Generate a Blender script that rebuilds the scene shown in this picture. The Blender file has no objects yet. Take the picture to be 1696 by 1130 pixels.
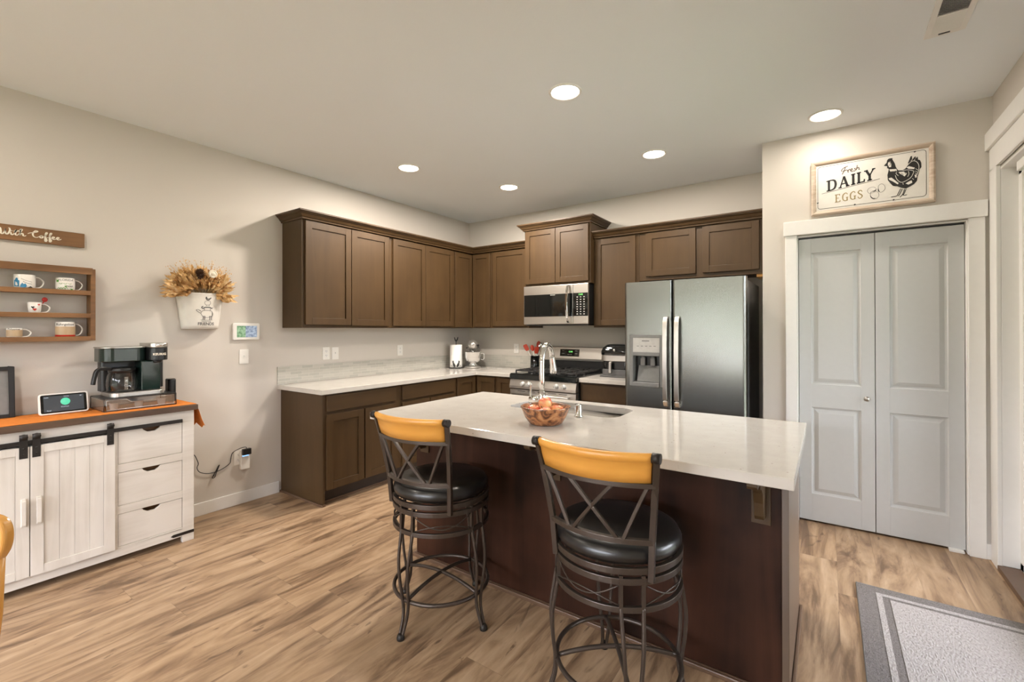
import bpy, bmesh, math, random
from mathutils import Vector, Matrix, Quaternion
PI = math.pi
random.seed(7)
SC = bpy.context.scene
COL = SC.collection

# ------------------------------------------------------------------ camera, world, big lights, exposure
CAM = (3.8414, -4.5659, 1.3803)
def make_camera():
    cd = bpy.data.cameras.new('camera'); o = bpy.data.objects.new('camera', cd); COL.objects.link(o)
    yaw, pit, rol = 0.6058, 0.0027, -0.0022
    fw = Vector((-math.sin(yaw), math.cos(yaw), 0)); rt = Vector((math.cos(yaw), math.sin(yaw), 0)); up = Vector((0, 0, 1))
    f2 = fw*math.cos(pit) + up*math.sin(pit); u2 = up*math.cos(pit) - fw*math.sin(pit)
    r2 = rt*math.cos(rol) + u2*math.sin(rol); u3 = u2*math.cos(rol) - rt*math.sin(rol)
    m = Matrix((r2, u3, -f2)).transposed().to_4x4(); m.translation = Vector(CAM)
    o.matrix_world = m
    cd.sensor_width = 36.0; cd.lens = 753.187/1696*36.0
    cd.shift_y = -21.291/1696; cd.clip_start = 0.02; cd.clip_end = 100
    SC.camera = o
make_camera()
SC.view_settings.view_transform = 'Standard'
SC.view_settings.look = 'None'
SC.view_settings.gamma = 1.0
SC.view_settings.use_curve_mapping = False
SC.view_settings.exposure = 0.39
SKY_POWER = 24.0
ADDED_LAMP_W = 8.5  # wattage of the added lamps behind the camera
ISLAND_W, CLOSET_W, FRIDGE_W, CORNER_W = 6.6, 3.0, 18.0, 33.0
w = bpy.data.worlds.new('sky'); SC.world = w; w.use_nodes = True
bg = w.node_tree.nodes['Background']
bg.inputs[0].default_value = (0.86, 0.89, 1.0, 1); bg.inputs[1].default_value = SKY_POWER
try:
    SC.cycles.max_bounces = 10; SC.cycles.diffuse_bounces = 6; SC.cycles.glossy_bounces = 4
    SC.cycles.transmission_bounces = 6; SC.cycles.transparent_max_bounces = 10
    SC.cycles.caustics_reflective = False; SC.cycles.caustics_refractive = False
    SC.cycles.sample_clamp_indirect = 6.0
    SC.cycles.use_denoising = True
except Exception: pass
def portal(name, loc, rot, sx, sy):
    l = bpy.data.lights.new(name, 'AREA'); l.shape = 'RECTANGLE'; l.size = sx; l.size_y = sy
    try: l.cycles.is_portal = True
    except Exception: pass
    o = bpy.data.objects.new(name, l); COL.objects.link(o); o.location = loc; o.rotation_euler = rot
H = 2.767            # ceiling height
XR = 4.658           # right wall
YB = -8.0            # wall behind the camera
RW = (0.30, 4.35, 0.03, 2.30)     # glass sliding door in the wall behind the camera: x0,x1,z0,z1
SW = (-7.60, -6.10, 0.90, 2.20)   # unseen window added in the right wall for more daylight
PD = (-2.75, -0.84, 0.03, 2.30)   # patio door in the right wall: y0,y1,z0,z1
portal('garden_daylight', ((RW[0]+RW[1])/2, YB-0.30, (RW[2]+RW[3])/2), (PI/2, 0, 0), RW[1]-RW[0], RW[3]-RW[2])
bpy.data.objects['garden_daylight'].rotation_euler = (PI/2, 0, 0)
portal('patio_daylight', (XR+0.30, (PD[0]+PD[1])/2, (PD[2]+PD[3])/2), (0, PI/2, 0), PD[3]-PD[2], PD[1]-PD[0])

portal('added_window_daylight', (XR+0.30, (SW[0]+SW[1])/2, (SW[2]+SW[3])/2), (0, PI/2, 0), SW[3]-SW[2], SW[1]-SW[0])  # sky portal for the added side window

# ------------------------------------------------------------------ materials
class NT:
    def __init__(s, name):
        s.m = bpy.data.materials.new(name); s.m.use_nodes = True
        s.t = s.m.node_tree; s.n = s.t.nodes; s.l = s.t.links
        s.b = s.n['Principled BSDF']
    def add(s, ty, **kw):
        nd = s.n.new(ty)
        for k, v in kw.items(): setattr(nd, k, v)
        return nd
    def link(s, a, b): s.l.new(a, b)
    def val(s, sock, v):
        if isinstance(v, (int, float)): sock.default_value = v
        elif isinstance(v, (tuple, list)): sock.default_value = v
        else: s.link(v, sock)
    def math(s, op, a, b=None, c=None):
        nd = s.add('ShaderNodeMath', operation=op)
        s.val(nd.inputs[0], a)
        if b is not None: s.val(nd.inputs[1], b)
        if c is not None: s.val(nd.inputs[2], c)
        return nd.outputs[0]
    def obj(s): return s.add('ShaderNodeTexCoord').outputs['Object']
    def mapping(s, vec, scale=(1, 1, 1), loc=(0, 0, 0), rot=(0, 0, 0)):
        nd = s.add('ShaderNodeMapping'); s.link(vec, nd.inputs[0])
        nd.inputs['Scale'].default_value = scale; nd.inputs['Location'].default_value = loc; nd.inputs['Rotation'].default_value = rot
        return nd.outputs[0]
    def noise(s, vec, scale=5, detail=4, rough=.5, dist=0):
        nd = s.add('ShaderNodeTexNoise'); s.link(vec, nd.inputs['Vector'])
        nd.inputs['Scale'].default_value = scale; nd.inputs['Detail'].default_value = detail
        nd.inputs['Roughness'].default_value = rough; nd.inputs['Distortion'].default_value = dist
        return nd.outputs['Fac']
    def ramp(s, fac, stops):
        nd = s.add('ShaderNodeValToRGB'); s.link(fac, nd.inputs[0])
        els = nd.color_ramp.elements
        while len(els) < len(stops): els.new(.5)
        for e, (p, c) in zip(els, stops): e.position = p; e.color = (*c, 1)
        return nd.outputs[0]
    def mix(s, fac, a, b, mode='MIX'):
        nd = s.add('ShaderNodeMix', data_type='RGBA', blend_type=mode)
        s.val(nd.inputs[0], fac)
        s.val(nd.inputs[6], (*a, 1) if isinstance(a, tuple) and len(a) == 3 else a)
        s.val(nd.inputs[7], (*b, 1) if isinstance(b, tuple) and len(b) == 3 else b)
        return nd.outputs[2]
    def bump(s, h, strength=.2, dist=.002):
        nd = s.add('ShaderNodeBump'); s.link(h, nd.inputs['Height'])
        nd.inputs['Strength'].default_value = strength; nd.inputs['Distance'].default_value = dist
        s.link(nd.outputs[0], s.b.inputs['Normal'])
    def set(s, col=None, rough=None, metal=None, spec=None, coat=None, ior=None):
        if col is not None: s.val(s.b.inputs['Base Color'], (*col, 1) if isinstance(col, tuple) else col)
        if rough is not None: s.val(s.b.inputs['Roughness'], rough)
        if metal is not None: s.b.inputs['Metallic'].default_value = metal
        if spec is not None: s.b.inputs['Specular IOR Level'].default_value = spec
        if coat is not None: s.b.inputs['Coat Weight'].default_value = coat; s.b.inputs['Coat Roughness'].default_value = .08
        return s
def srgb(r, g, b):
    f = lambda c: (c/255/12.92 if c/255 <= .04045 else ((c/255+.055)/1.055)**2.4)
    return (f(r), f(g), f(b))
def flat(name, col, rough=.5, metal=0., spec=.5, coat=0., var=.06, scale=30):
    """one colour with a faint procedural variation"""
    t = NT(name); n = t.noise(t.obj(), scale, 3)
    lo = tuple(c*(1-var) for c in col); hi = tuple(min(1, c*(1+var)) for c in col)
    t.set(t.ramp(n, [(.3, lo), (.7, hi)]), rough, metal, spec, coat)
    return t.m
def glow(name, col, strength):
    t = NT(name); t.set((0.02, 0.02, 0.02), .5)
    t.b.inputs['Emission Color'].default_value = (*col, 1); t.b.inputs['Emission Strength'].default_value = strength
    return t.m
M = {}
def wallmat(name, col):
    t = NT(name); o = t.obj(); n = t.noise(o, 140, 3); n2 = t.noise(o, 1.2, 2)
    t.set(t.ramp(n2, [(.3, tuple(c*.985 for c in col)), (.7, col)]), .75, spec=.25)
    t.bump(n, .18, .0015); return t.m
M['wall'] = wallmat('greige_wall_paint', (.60, .56, .51))
M['ceil'] = wallmat('ceiling_paint', (.81, .85, .89))
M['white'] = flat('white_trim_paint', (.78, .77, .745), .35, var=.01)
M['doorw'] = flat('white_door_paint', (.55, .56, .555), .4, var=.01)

def floor_mat():
    t = NT('wood_plank_floor'); o = t.obj()
    sp = t.add('ShaderNodeSeparateXYZ'); t.link(o, sp.inputs[0]); x, y = sp.outputs[0], sp.outputs[1]
    W, L = .185, 1.25
    xi = t.math('FLOOR', t.math('DIVIDE', x, W)); xf = t.math('FRACT', t.math('DIVIDE', x, W))
    wn = t.add('ShaderNodeTexWhiteNoise', noise_dimensions='1D'); t.link(xi, wn.inputs['W'])
    yo = t.math('ADD', t.math('DIVIDE', y, L), wn.outputs['Value'])
    yi = t.math('FLOOR', yo); yf = t.math('FRACT', yo)
    cb = t.add('ShaderNodeCombineXYZ'); t.link(xi, cb.inputs[0]); t.link(yi, cb.inputs[1])
    w2 = t.add('ShaderNodeTexWhiteNoise', noise_dimensions='2D'); t.link(cb.outputs[0], w2.inputs['Vector'])
    rnd = w2.outputs['Value']
    off = t.math('MULTIPLY', rnd, 37.0)
    c2 = t.add('ShaderNodeCombineXYZ'); t.link(t.math('MULTIPLY', x, 1.0), c2.inputs[0]); t.link(t.math('MULTIPLY', y, .16), c2.inputs[1]); t.link(off, c2.inputs[2])
    g1 = t.noise(c2.outputs[0], 8, 6, .58, 1.6)      # broad streaks
    g2 = t.noise(c2.outputs[0], 60, 4, .6, .4)       # fine grain
    c3 = t.add('ShaderNodeCombineXYZ'); t.link(x, c3.inputs[0]); t.link(t.math('MULTIPLY', y, .35), c3.inputs[1]); t.link(off, c3.inputs[2])
    g3 = t.noise(c3.outputs[0], 7.5, 4, .6, 2.2)       # knots and cracks
    base = t.ramp(g1, [(.34, srgb(110, 88, 68)), (.43, srgb(143, 117, 92)), (.53, srgb(168, 141, 112)), (.70, srgb(186, 160, 132))])
    fine = t.ramp(g2, [(.3, (.80, .78, .76)), (.6, (1, 1, 1))])
    c = t.mix(.7, base, fine, 'MULTIPLY')
    kn = t.ramp(g3, [(.0, (0, 0, 0)), (.63, (0, 0, 0)), (.71, (1, 1, 1))])
    c = t.mix(t.math('MULTIPLY', kn, .75), c, srgb(84, 64, 50))
    tint = t.ramp(rnd, [(0, (.86, .845, .83)), (.5, (.97, .97, .97)), (1, (1.0, .985, .96))])
    c = t.mix(1.0, c, tint, 'MULTIPLY')
    ex = t.math('MINIMUM', xf, t.math('SUBTRACT', 1.0, xf)); ey = t.math('MINIMUM', yf, t.math('SUBTRACT', 1.0, yf))
    gap = t.math('MINIMUM', t.math('DIVIDE', ex, .008), t.math('DIVIDE', ey, .0016))
    gp = t.math('MINIMUM', gap, 1.0)
    c = t.mix(t.math('MULTIPLY', t.math('SUBTRACT', 1.0, gp), .45), c, srgb(96, 76, 60))
    t.set(c, t.math('MULTIPLY_ADD', g2, .16, .30), spec=.4)
    t.bump(t.math('ADD', t.math('MULTIPLY', gp, 1.0), t.math('MULTIPLY', g2, .3)), .12, .001)
    return t.m
M['floor'] = floor_mat()

def grain(name, c0, c1, rough=.4, axis='z', scale=1., spec=.5, coat=0., amp=(.3, .72), bump=.06):
    """stained / painted wood with grain running along an axis"""
    t = NT(name); o = t.obj()
    s = {'x': (2.2, 26, 26), 'y': (26, 2.2, 26), 'z': (26, 26, 2.2)}[axis]
    v = t.mapping(o, tuple(a*scale for a in s)); n = t.noise(v, 1.0, 5, .6, .6)
    n2 = t.noise(t.mapping(o, (3, 3, 3)), 1.0, 3)
    f = t.math('MULTIPLY_ADD', n2, .45, t.math('MULTIPLY', n, .55))
    t.set(t.ramp(f, [(amp[0], c0), (amp[1], c1)]), rough, spec=spec, coat=coat)
    t.bump(n, bump, .001); return t.m
M['cab'] = grain('dark_stained_maple', (.046, .0255, .0105), (.077, .044, .0185), .42, 'z', .6, amp=(.25, .75), spec=.3)
M['cabh'] = grain('dark_stained_maple_horizontal', (.046, .0255, .0105), (.077, .044, .0185), .42, 'y', .6, amp=(.25, .75), spec=.3)
M['island'] = grain('espresso_island_panel', (.011, .005, .003), (.062, .025, .0145), .42, 'z', .22, amp=(.38, .66), spec=.14)
M['cabgloss'] = grain('lacquered_end_panel', (.075, .048, .030), (.10, .066, .042), .34, 'z', .6, amp=(.25, .75), spec=.8)
M['kick'] = flat('dark_toe_kick', (.035, .024, .018), .5)
M['shoe'] = flat('brown_shoe_moulding', (.12, .07, .042), .4)

def quartz():
    t = NT('white_speckled_quartz'); o = t.obj()
    v = t.add('ShaderNodeTexVoronoi'); t.link(o, v.inputs['Vector']); v.inputs['Scale'].default_value = 95
    v2 = t.add('ShaderNodeTexVoronoi'); t.link(o, v2.inputs['Vector']); v2.inputs['Scale'].default_value = 38
    wn = t.add('ShaderNodeSeparateColor'); t.link(v2.outputs['Color'], wn.inputs[0])
    wa = t.add('ShaderNodeSeparateColor'); t.link(v.outputs['Color'], wa.inputs[0])
    s1 = t.math('MULTIPLY', t.math('LESS_THAN', v.outputs['Distance'], .28), t.math('GREATER_THAN', wa.outputs[0], .80))
    s2 = t.math('MULTIPLY', t.math('LESS_THAN', v2.outputs['Distance'], .13), t.math('GREATER_THAN', wn.outputs[0], .86))
    c = t.ramp(t.noise(o, 12, 4), [(.3, (.53, .50, .46)), (.7, (.57, .54, .50))])
    c = t.mix(t.math('MULTIPLY', s1, .28), c, (.40, .36, .32))
    c = t.mix(t.math('MULTIPLY', s2, .55), c, (.18, .14, .11))
    t.set(c, .09, spec=.5); return t.m
M['quartz'] = quartz()

def tile(name, swap):
    t = NT(name); o = t.obj(); sp = t.add('ShaderNodeSeparateXYZ'); t.link(o, sp.inputs[0])
    cb = t.add('ShaderNodeCombineXYZ'); t.link(sp.outputs[1 if swap else 0], cb.inputs[0]); t.link(t.math('SUBTRACT', sp.outputs[2], .9155), cb.inputs[1])
    b = t.add('ShaderNodeTexBrick'); t.link(cb.outputs[0], b.inputs['Vector'])
    b.inputs['Scale'].default_value = 1; b.inputs['Brick Width'].default_value = .105; b.inputs['Row Height'].default_value = .0248
    b.inputs['Mortar Size'].default_value = .0016; b.inputs['Mortar Smooth'].default_value = .2; b.inputs['Bias'].default_value = 0
    b.inputs['Color1'].default_value = (.44, .43, .385, 1); b.inputs['Color2'].default_value = (.54, .52, .465, 1); b.inputs['Mortar'].default_value = (.60, .57, .52, 1)
    b.offset = .37
    t.set(b.outputs['Color'], .12, spec=.6)
    t.bump(t.math('SUBTRACT', 1.0, b.outputs['Fac']), .3, .001); return t.m
M['tile_l'] = tile('glass_mosaic_left', True); M['tile_b'] = tile('glass_mosaic_back', False)

def steel(name, col=(.26, .265, .25), rough=.27, axis='x'):
    t = NT(name); o = t.obj()
    s = {'x': (1.5, 260, 260), 'z': (260, 260, 1.5)}[axis]
    n = t.noise(t.mapping(o, s), 1.0, 3)
    t.set(t.ramp(n, [(.3, tuple(c*.985 for c in col)), (.7, col)]), rough, 1.0)
    n2 = t.noise(o, 2.2, 2)
    t.bump(n2, .10, .01); return t.m
M['steel'] = steel('brushed_stainless')
M['steel2'] = steel('satin_stainless', (.62, .59, .55), .36)
M['sinks'] = steel('sink_stainless', (.60, .57, .54), .25)
M['chrome'] = flat('polished_chrome', (.80, .80, .80), .06, 1.0, var=.01)
M['nickel'] = flat('brushed_nickel', (.50, .48, .45), .3, 1.0, var=.02)
M['silverp'] = flat('silver_enamel', (.42, .40, .37), .28, .7, var=.02)
M['blk'] = flat('black_plastic', (.012, .012, .012), .35)
M['blkg'] = flat('black_gloss_glass', (.006, .007, .007), .04, spec=.6, var=.02)
M['blkm'] = flat('black_iron', (.028, .027, .026), .45)
M['gray'] = flat('grey_plastic', (.20, .20, .195), .4)
M['lgray'] = flat('light_grey_plastic', (.48, .47, .45), .35)
M['dgray'] = flat('fridge_side_dark_grey', (.085, .085, .085), .35)
M['plastic'] = flat('white_plastic', (.78, .76, .72), .3, var=.01)
M['bronze'] = flat('bronze_powder_coat', (.066, .051, .041), .33, .5, var=.05)
M['leather'] = flat('black_leatherette', (.009, .0085, .0085), .30, spec=.55, coat=.1, scale=300)
M['honey'] = grain('honey_oak', (.62, .27, .042), (.80, .41, .085), .32, 'x', .5, coat=.25, amp=(.3, .7))
M['honeyz'] = grain('honey_oak_chair', (.50, .22, .045), (.72, .38, .10), .25, 'z', .5, coat=.4)
M['walnut'] = grain('walnut_shelf_wood', (.095, .041, .012), (.255, .122, .042), .5, 'y', 1.0, amp=(.32, .68))
M['signwood'] = grain('stained_sign_wood', (.12, .055, .018), (.27, .135, .052), .55, 'y', .8, amp=(.35, .68))
M['topwood'] = grain('dark_sideboard_top', (.055, .030, .017), (.13, .075, .042), .45, 'y', .8)
M['ww'] = grain('whitewashed_wood', (.44, .39, .33), (.64, .60, .545), .6, 'z', .6, amp=(.18, .55), bump=.12)
M['wwh'] = grain('whitewashed_wood_horizontal', (.44, .39, .33), (.64, .60, .545), .6, 'y', .6, amp=(.18, .55), bump=.12)
M['iron'] = flat('black_barn_iron', (.022, .018, .015), .5, .4, var=.15)
M['runner'] = flat('orange_cloth', (.72, .23, .042), .85, spec=.2, var=.08, scale=60)
M['cream'] = flat('cream_lettering', (.80, .74, .62), .6)
M['ink'] = flat('black_ink', (.015, .013, .012), .6)
M['inkg'] = flat('grey_ink', (.10, .10, .10), .6)
M['gold'] = flat('gold_ink', (.33, .25, .11), .6)
M['enamel'] = flat('white_enamel_sign', (.74, .71, .66), .5, spec=.3, var=.02)
M['mug'] = flat('white_glazed_ceramic', (.82, .79, .74), .12, coat=.3, var=.01)
M['paper'] = flat('white_paper_towel', (.84, .82, .79), .9, spec=.1, var=.03, scale=90)
M['red'] = flat('red_glaze', (.50, .02, .012), .3)
M['redsil'] = flat('red_silicone', (.46, .045, .018), .45)
M['blue'] = flat('blue_print', (.03, .20, .38), .3)
M['green'] = flat('green_print', (.10, .32, .06), .3)
M['tan'] = flat('tan_print', (.46, .33, .20), .4)
M['coffee_green'] = flat('dark_reflective_panel', (.008, .020, .016), .09, spec=.6)
M['weath'] = grain('weathered_frame_wood', (.32, .22, .15), (.62, .52, .42), .7, 'x', 1.4, amp=(.3, .6))
M['wheat'] = None
def straw():
    t = NT('dried_leaves'); n = t.noise(t.obj(), 26, 3)
    t.set(t.ramp(n, [(.3, srgb(176, 130, 78)), (.5, srgb(216, 178, 124)), (.72, srgb(236, 210, 166))]), .8, spec=.2); return t.m
M['wheat'] = straw()
M['cone'] = flat('brown_pinecone', (.085, .042, .022), .7, var=.4, scale=120)
M['applemat'] = None
def apple():
    t = NT('apple_skin'); n = t.noise(t.obj(), 13, 3, .5, .5)
    t.set(t.ramp(n, [(.36, srgb(205, 78, 58)), (.48, srgb(228, 136, 98)), (.60, srgb(236, 200, 138))]), .28, coat=.2); return t.m
M['applemat'] = apple()
def burl():
    t = NT('carved_burl_wood'); o = t.obj(); n = t.noise(o, 17, 6, .62, 1.6)
    t.set(t.ramp(n, [(.36, srgb(52, 30, 18)), (.46, srgb(116, 72, 44)), (.56, srgb(172, 116, 74)), (.7, srgb(196, 148, 104))]), .32, coat=.2)
    t.bump(n, .15, .003); return t.m
M['burl'] = burl()
def rug_loop():
    t = NT('rug_grey_loops'); o = t.obj(); n = t.noise(t.mapping(o, (260, 150, 200)), 1.0, 2)
    t.set(t.ramp(n, [(.3, (.13, .118, .112)), (.7, (.22, .20, .19))]), .95, spec=.1); t.bump(n, .9, .004); return t.m
M['rugd'] = rug_loop()
def rug_light():
    t = NT('rug_pale_loops'); o = t.obj(); v = t.mapping(o, (150, 70, 100), rot=(0, 0, .6)); n = t.noise(v, 1.0, 2)
    t.set(t.ramp(n, [(.22, (.20, .18, .175)), (.38, (.33, .305, .295)), (.7, (.43, .405, .39))]), .95, spec=.1); t.bump(n, .9, .005); return t.m
M['rugl'] = rug_light()
def lawn():
    t = NT('mown_lawn'); n = t.noise(t.obj(), 3, 6, .65)
    t.set(t.ramp(n, [(.3, (.06, .095, .045)), (.7, (.13, .185, .09))]), .9); return t.m
M['lawn'] = lawn()
M['fence'] = grain('pale_cedar_fence', (.22, .20, .17), (.34, .31, .27), .8, 'z', .3)
M['deck'] = flat('concrete_patio', (.45, .43, .40), .9)
def glass(name, tint=(1, 1, 1), refl=1.0):
    t = NT(name); t.n.remove(t.b)
    tr = t.add('ShaderNodeBsdfTransparent'); tr.inputs[0].default_value = (*tint, 1)
    gl = t.add('ShaderNodeBsdfGlossy'); gl.inputs['Roughness'].default_value = .02
    fr = t.add('ShaderNodeFresnel'); fr.inputs[0].default_value = 1.45
    mx = t.add('ShaderNodeMixShader'); t.link(t.math('MULTIPLY', fr.outputs[0], refl), mx.inputs[0])
    t.link(tr.outputs[0], mx.inputs[1]); t.link(gl.outputs[0], mx.inputs[2])
    t.link(mx.outputs[0], t.n['Material Output'].inputs[0]); return t.m
M['glass'] = glass('clear_glass'); M['jug'] = glass('carafe_glass', (.72, .70, .68), 1.6)
M['lamp'] = glow('warm_led_disc', (1.0, .90, .76), 14.0)
M['amber'] = glow('green_led_digits', (.25, .9, .2), 1.6)
M['scr_w'] = glow('white_screen_print', (.8, .9, 1), .75)
M['scr_g'] = glow('green_screen_badge', (.10, .62, .36), 1.0)
M['scr_d'] = glow('dark_screen', (.018, .024, .030), 1.0)
def photo_screen():
    t = NT('thermostat_photo_screen'); sp = t.add('ShaderNodeSeparateXYZ'); o = t.obj(); t.link(o, sp.inputs[0])
    n = t.noise(o, 60, 3)
    left = t.ramp(n, [(.35, (.10, .22, .09)), (.65, (.34, .50, .30))]); right = t.ramp(n, [(.35, (.16, .20, .27)), (.65, (.40, .46, .54))])
    c = t.mix(t.math('GREATER_THAN', sp.outputs[1], -2.79), left, right)
    t.set((.02, .02, .02), .2); t.link(c, t.b.inputs['Emission Color']); t.b.inputs['Emission Strength'].default_value = .9; return t.m
M['photo'] = photo_screen()
M['scr_b'] = glow('blue_night_light', (.25, .5, 1.0), 1.4)

# ------------------------------------------------------------------ mesh builder
def link_parent(o, parent):
    o.parent = parent
    if parent is not None:
        m = Matrix.Identity(4); p = parent; chain = []
        while p is not None: chain.append(p); p = p.parent
        for q in reversed(chain): m = m @ q.matrix_parent_inverse @ q.matrix_basis
        o.matrix_parent_inverse = m.inverted()
def tag(o, label=None, cat=None, group=None, kind=None):
    if label: o['label'] = label
    if cat: o['category'] = cat
    if group: o['group'] = group
    if kind: o['kind'] = kind
    return o
class MB:
    def __init__(s, T=None):
        s.bm = bmesh.new(); s.mi = 0; s.T = T or (lambda a, b, c: (a, b, c)); s.mats = []
    def mat(s, m):
        if m not in s.mats: s.mats.append(m)
        s.mi = s.mats.index(m); return s
    def v(s, p): return s.bm.verts.new(s.T(*p))
    def f(s, vs, smooth=False):
        try: fc = s.bm.faces.new(vs)
        except ValueError: return None
        fc.material_index = s.mi; fc.smooth = smooth; return fc
    def box(s, x0, x1, y0, y1, z0, z1):
        p = [s.v(q) for q in ((x0,y0,z0),(x1,y0,z0),(x1,y1,z0),(x0,y1,z0),(x0,y0,z1),(x1,y0,z1),(x1,y1,z1),(x0,y1,z1))]
        for q in ((0,3,2,1),(4,5,6,7),(0,1,5,4),(1,2,6,5),(2,3,7,6),(3,0,4,7)): s.f([p[i] for i in q])
        return s
    def prism(s, pts, a0, a1, axis='z', smooth=False):
        """closed outline (2-D points) extruded along an axis"""
        def P(u, v_, a): return {'z': (u, v_, a), 'y': (u, a, v_), 'x': (a, u, v_)}[axis]
        lo = [s.v(P(u, v_, a0)) for u, v_ in pts]; hi = [s.v(P(u, v_, a1)) for u, v_ in pts]
        s.f(lo[::-1]); s.f(hi); n = len(pts)
        for i in range(n): s.f([lo[i], lo[(i+1) % n], hi[(i+1) % n], hi[i]], smooth)
        return s
    def lathe(s, prof, c=(0, 0, 0), seg=32, axis='z', smooth=True, cap=True):
        rings = []
        for r, h in prof:
            ring = []
            for i in range(seg):
                a = 2*PI*i/seg; u, v_ = r*math.cos(a), r*math.sin(a)
                q = {'z': (u, v_, h), 'x': (h, u, v_), 'y': (u, h, v_)}[axis]
                ring.append(s.v((c[0]+q[0], c[1]+q[1], c[2]+q[2])))
            rings.append(ring)
        for A, B in zip(rings, rings[1:]):
            for i in range(seg): s.f([A[i], A[(i+1) % seg], B[(i+1) % seg], B[i]], smooth)
        if cap:
            if prof[0][0] > 1e-6: s.f(rings[0][::-1])
            if prof[-1][0] > 1e-6: s.f(rings[-1])
        return s
    def tube(s, pts, r, seg=10, closed=False, smooth=True, flat=None):
        """tube or (flat=(w,h)) rectangular bar swept along points"""
        pts = [Vector(p) for p in pts]; n = len(pts); rings = []
        up = Vector((0, 0, 1)); prevn = None
        for i, p in enumerate(pts):
            if closed: d = pts[(i+1) % n]-pts[i-1]
            else: d = pts[min(i+1, n-1)]-pts[max(i-1, 0)]
            d.normalize()
            if flat:
                side = d.cross(up)
                if side.length < .25: side = d.cross(Vector((0, 1, 0))) if prevn is None else prevn - d*prevn.dot(d)
                side.normalize(); prevn = side
            else:
                if prevn is None:
                    side = d.cross(up)
                    if side.length < .05: side = d.cross(Vector((1, 0, 0)))
                else: side = prevn - d*prevn.dot(d)
                side.normalize(); prevn = side
            nv = side.cross(d).normalized()
            rr = r[i] if isinstance(r, (list, tuple)) else r
            if flat:
                w_, h_ = flat[0]/2, flat[1]/2
                ring = [s.v(tuple(p+side*a+nv*b)) for a, b in ((-w_, -h_), (w_, -h_), (w_, h_), (-w_, h_))]
            else:
                ring = [s.v(tuple(p+side*math.cos(2*PI*k/seg)*rr+nv*math.sin(2*PI*k/seg)*rr)) for k in range(seg)]
            rings.append(ring)
        m = len(rings[0]); sm = smooth and not flat
        for i in range(n if closed else n-1):
            A, B = rings[i], rings[(i+1) % n]
            for k in range(m): s.f([A[k], A[(k+1) % m], B[(k+1) % m], B[k]], sm)
        if not closed: s.f(rings[0][::-1]); s.f(rings[-1])
        return s
    def ball(s, c, r, seg=20, rings=12, sc=(1, 1, 1)):
        prof = [(max(0, math.sin(PI*i/rings))*r, -math.cos(PI*i/rings)*r) for i in range(rings+1)]
        R = []
        for pr, h in prof: R.append([s.v((c[0]+pr*math.cos(2*PI*i/seg)*sc[0], c[1]+pr*math.sin(2*PI*i/seg)*sc[1], c[2]+h*sc[2])) for i in range(seg)])
        for A, B in zip(R, R[1:]):
            for i in range(seg): s.f([A[i], A[(i+1) % seg], B[(i+1) % seg], B[i]], True)
        return s
    def build(s, name, mat=None, parent=None, bevel=0, label=None, kind=None, seg=2):
        bmesh.ops.remove_doubles(s.bm, verts=s.bm.verts, dist=1e-6)
        bmesh.ops.recalc_face_normals(s.bm, faces=s.bm.faces)
        me = bpy.data.meshes.new(name); s.bm.to_mesh(me); s.bm.free()
        if s.mats:
            for m in s.mats: me.materials.append(M[m])
        else: me.materials.append(M[mat])
        o = bpy.data.objects.new(name, me); COL.objects.link(o)
        if parent is not None: link_parent(o, parent)
        if bevel:
            md = o.modifiers.new('edge', 'BEVEL'); md.width = bevel; md.segments = seg; md.limit_method = 'ANGLE'; md.angle_limit = math.radians(40)
            md.harden_normals = False
        if label: o['label'] = label
        if kind: o['kind'] = kind
        return o
def empty(name, loc, label=None, cat=None, group=None, rz=0, kind=None):
    o = bpy.data.objects.new(name, None); COL.objects.link(o); o.location = loc; o.rotation_euler = (0, 0, rz); o.empty_display_size = .1
    return tag(o, label, cat, group, kind)
def copy_tree(o, parent=None):
    c = o.copy(); COL.objects.link(c)
    if parent is not None: c.parent = parent; c.matrix_parent_inverse = o.matrix_parent_inverse.copy()
    for ch in list(o.children): copy_tree(ch, c)
    return c
def arc(n, r, a0, a1, c=(0, 0)): return [(c[0]+r*math.cos(a0+(a1-a0)*i/n), c[1]+r*math.sin(a0+(a1-a0)*i/n)) for i in range(n+1)]
def smooth_path(P, n=8):
    P = [Vector(p) for p in P]; out = []
    for i in range(len(P)-1):
        a = P[max(i-1, 0)]; b = P[i]; c = P[i+1]; d = P[min(i+2, len(P)-1)]
        for k in range(n):
            t = k/n
            out.append(.5*((2*b)+(c-a)*t+(2*a-5*b+4*c-d)*t*t+(3*b-a-3*c+d)*t**3))
    out.append(P[-1]); return out
def rrect(x0, x1, y0, y1, r, n=5):
    return arc(n, r, PI, 1.5*PI, (x0+r, y0+r)) + arc(n, r, 1.5*PI, 2*PI, (x1-r, y0+r)) + arc(n, r, 0, .5*PI, (x1-r, y1-r)) + arc(n, r, .5*PI, PI, (x0+r, y1-r))
def text(s, size, T, mat, parent, name='lettering', align='CENTER', extrude=.0006, offset=0, spacing=1.0, shear=0):
    cu = bpy.data.curves.new('t', 'FONT'); cu.body = s; cu.size = size; cu.align_x = align; cu.align_y = 'CENTER'
    cu.extrude = extrude; cu.offset = offset; cu.space_character = spacing; cu.shear = shear; cu.resolution_u = 3
    to = bpy.data.objects.new('t', cu); COL.objects.link(to)
    me = bpy.data.meshes.new_from_object(to); bpy.data.objects.remove(to); bpy.data.curves.remove(cu)
    for v in me.vertices: v.co = T(v.co.x, v.co.y, v.co.z)
    me.materials.clear(); me.materials.append(M[mat]); me.name = name
    o = bpy.data.objects.new(name, me); COL.objects.link(o)
    if parent is not None: link_parent(o, parent)
    return o
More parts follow.
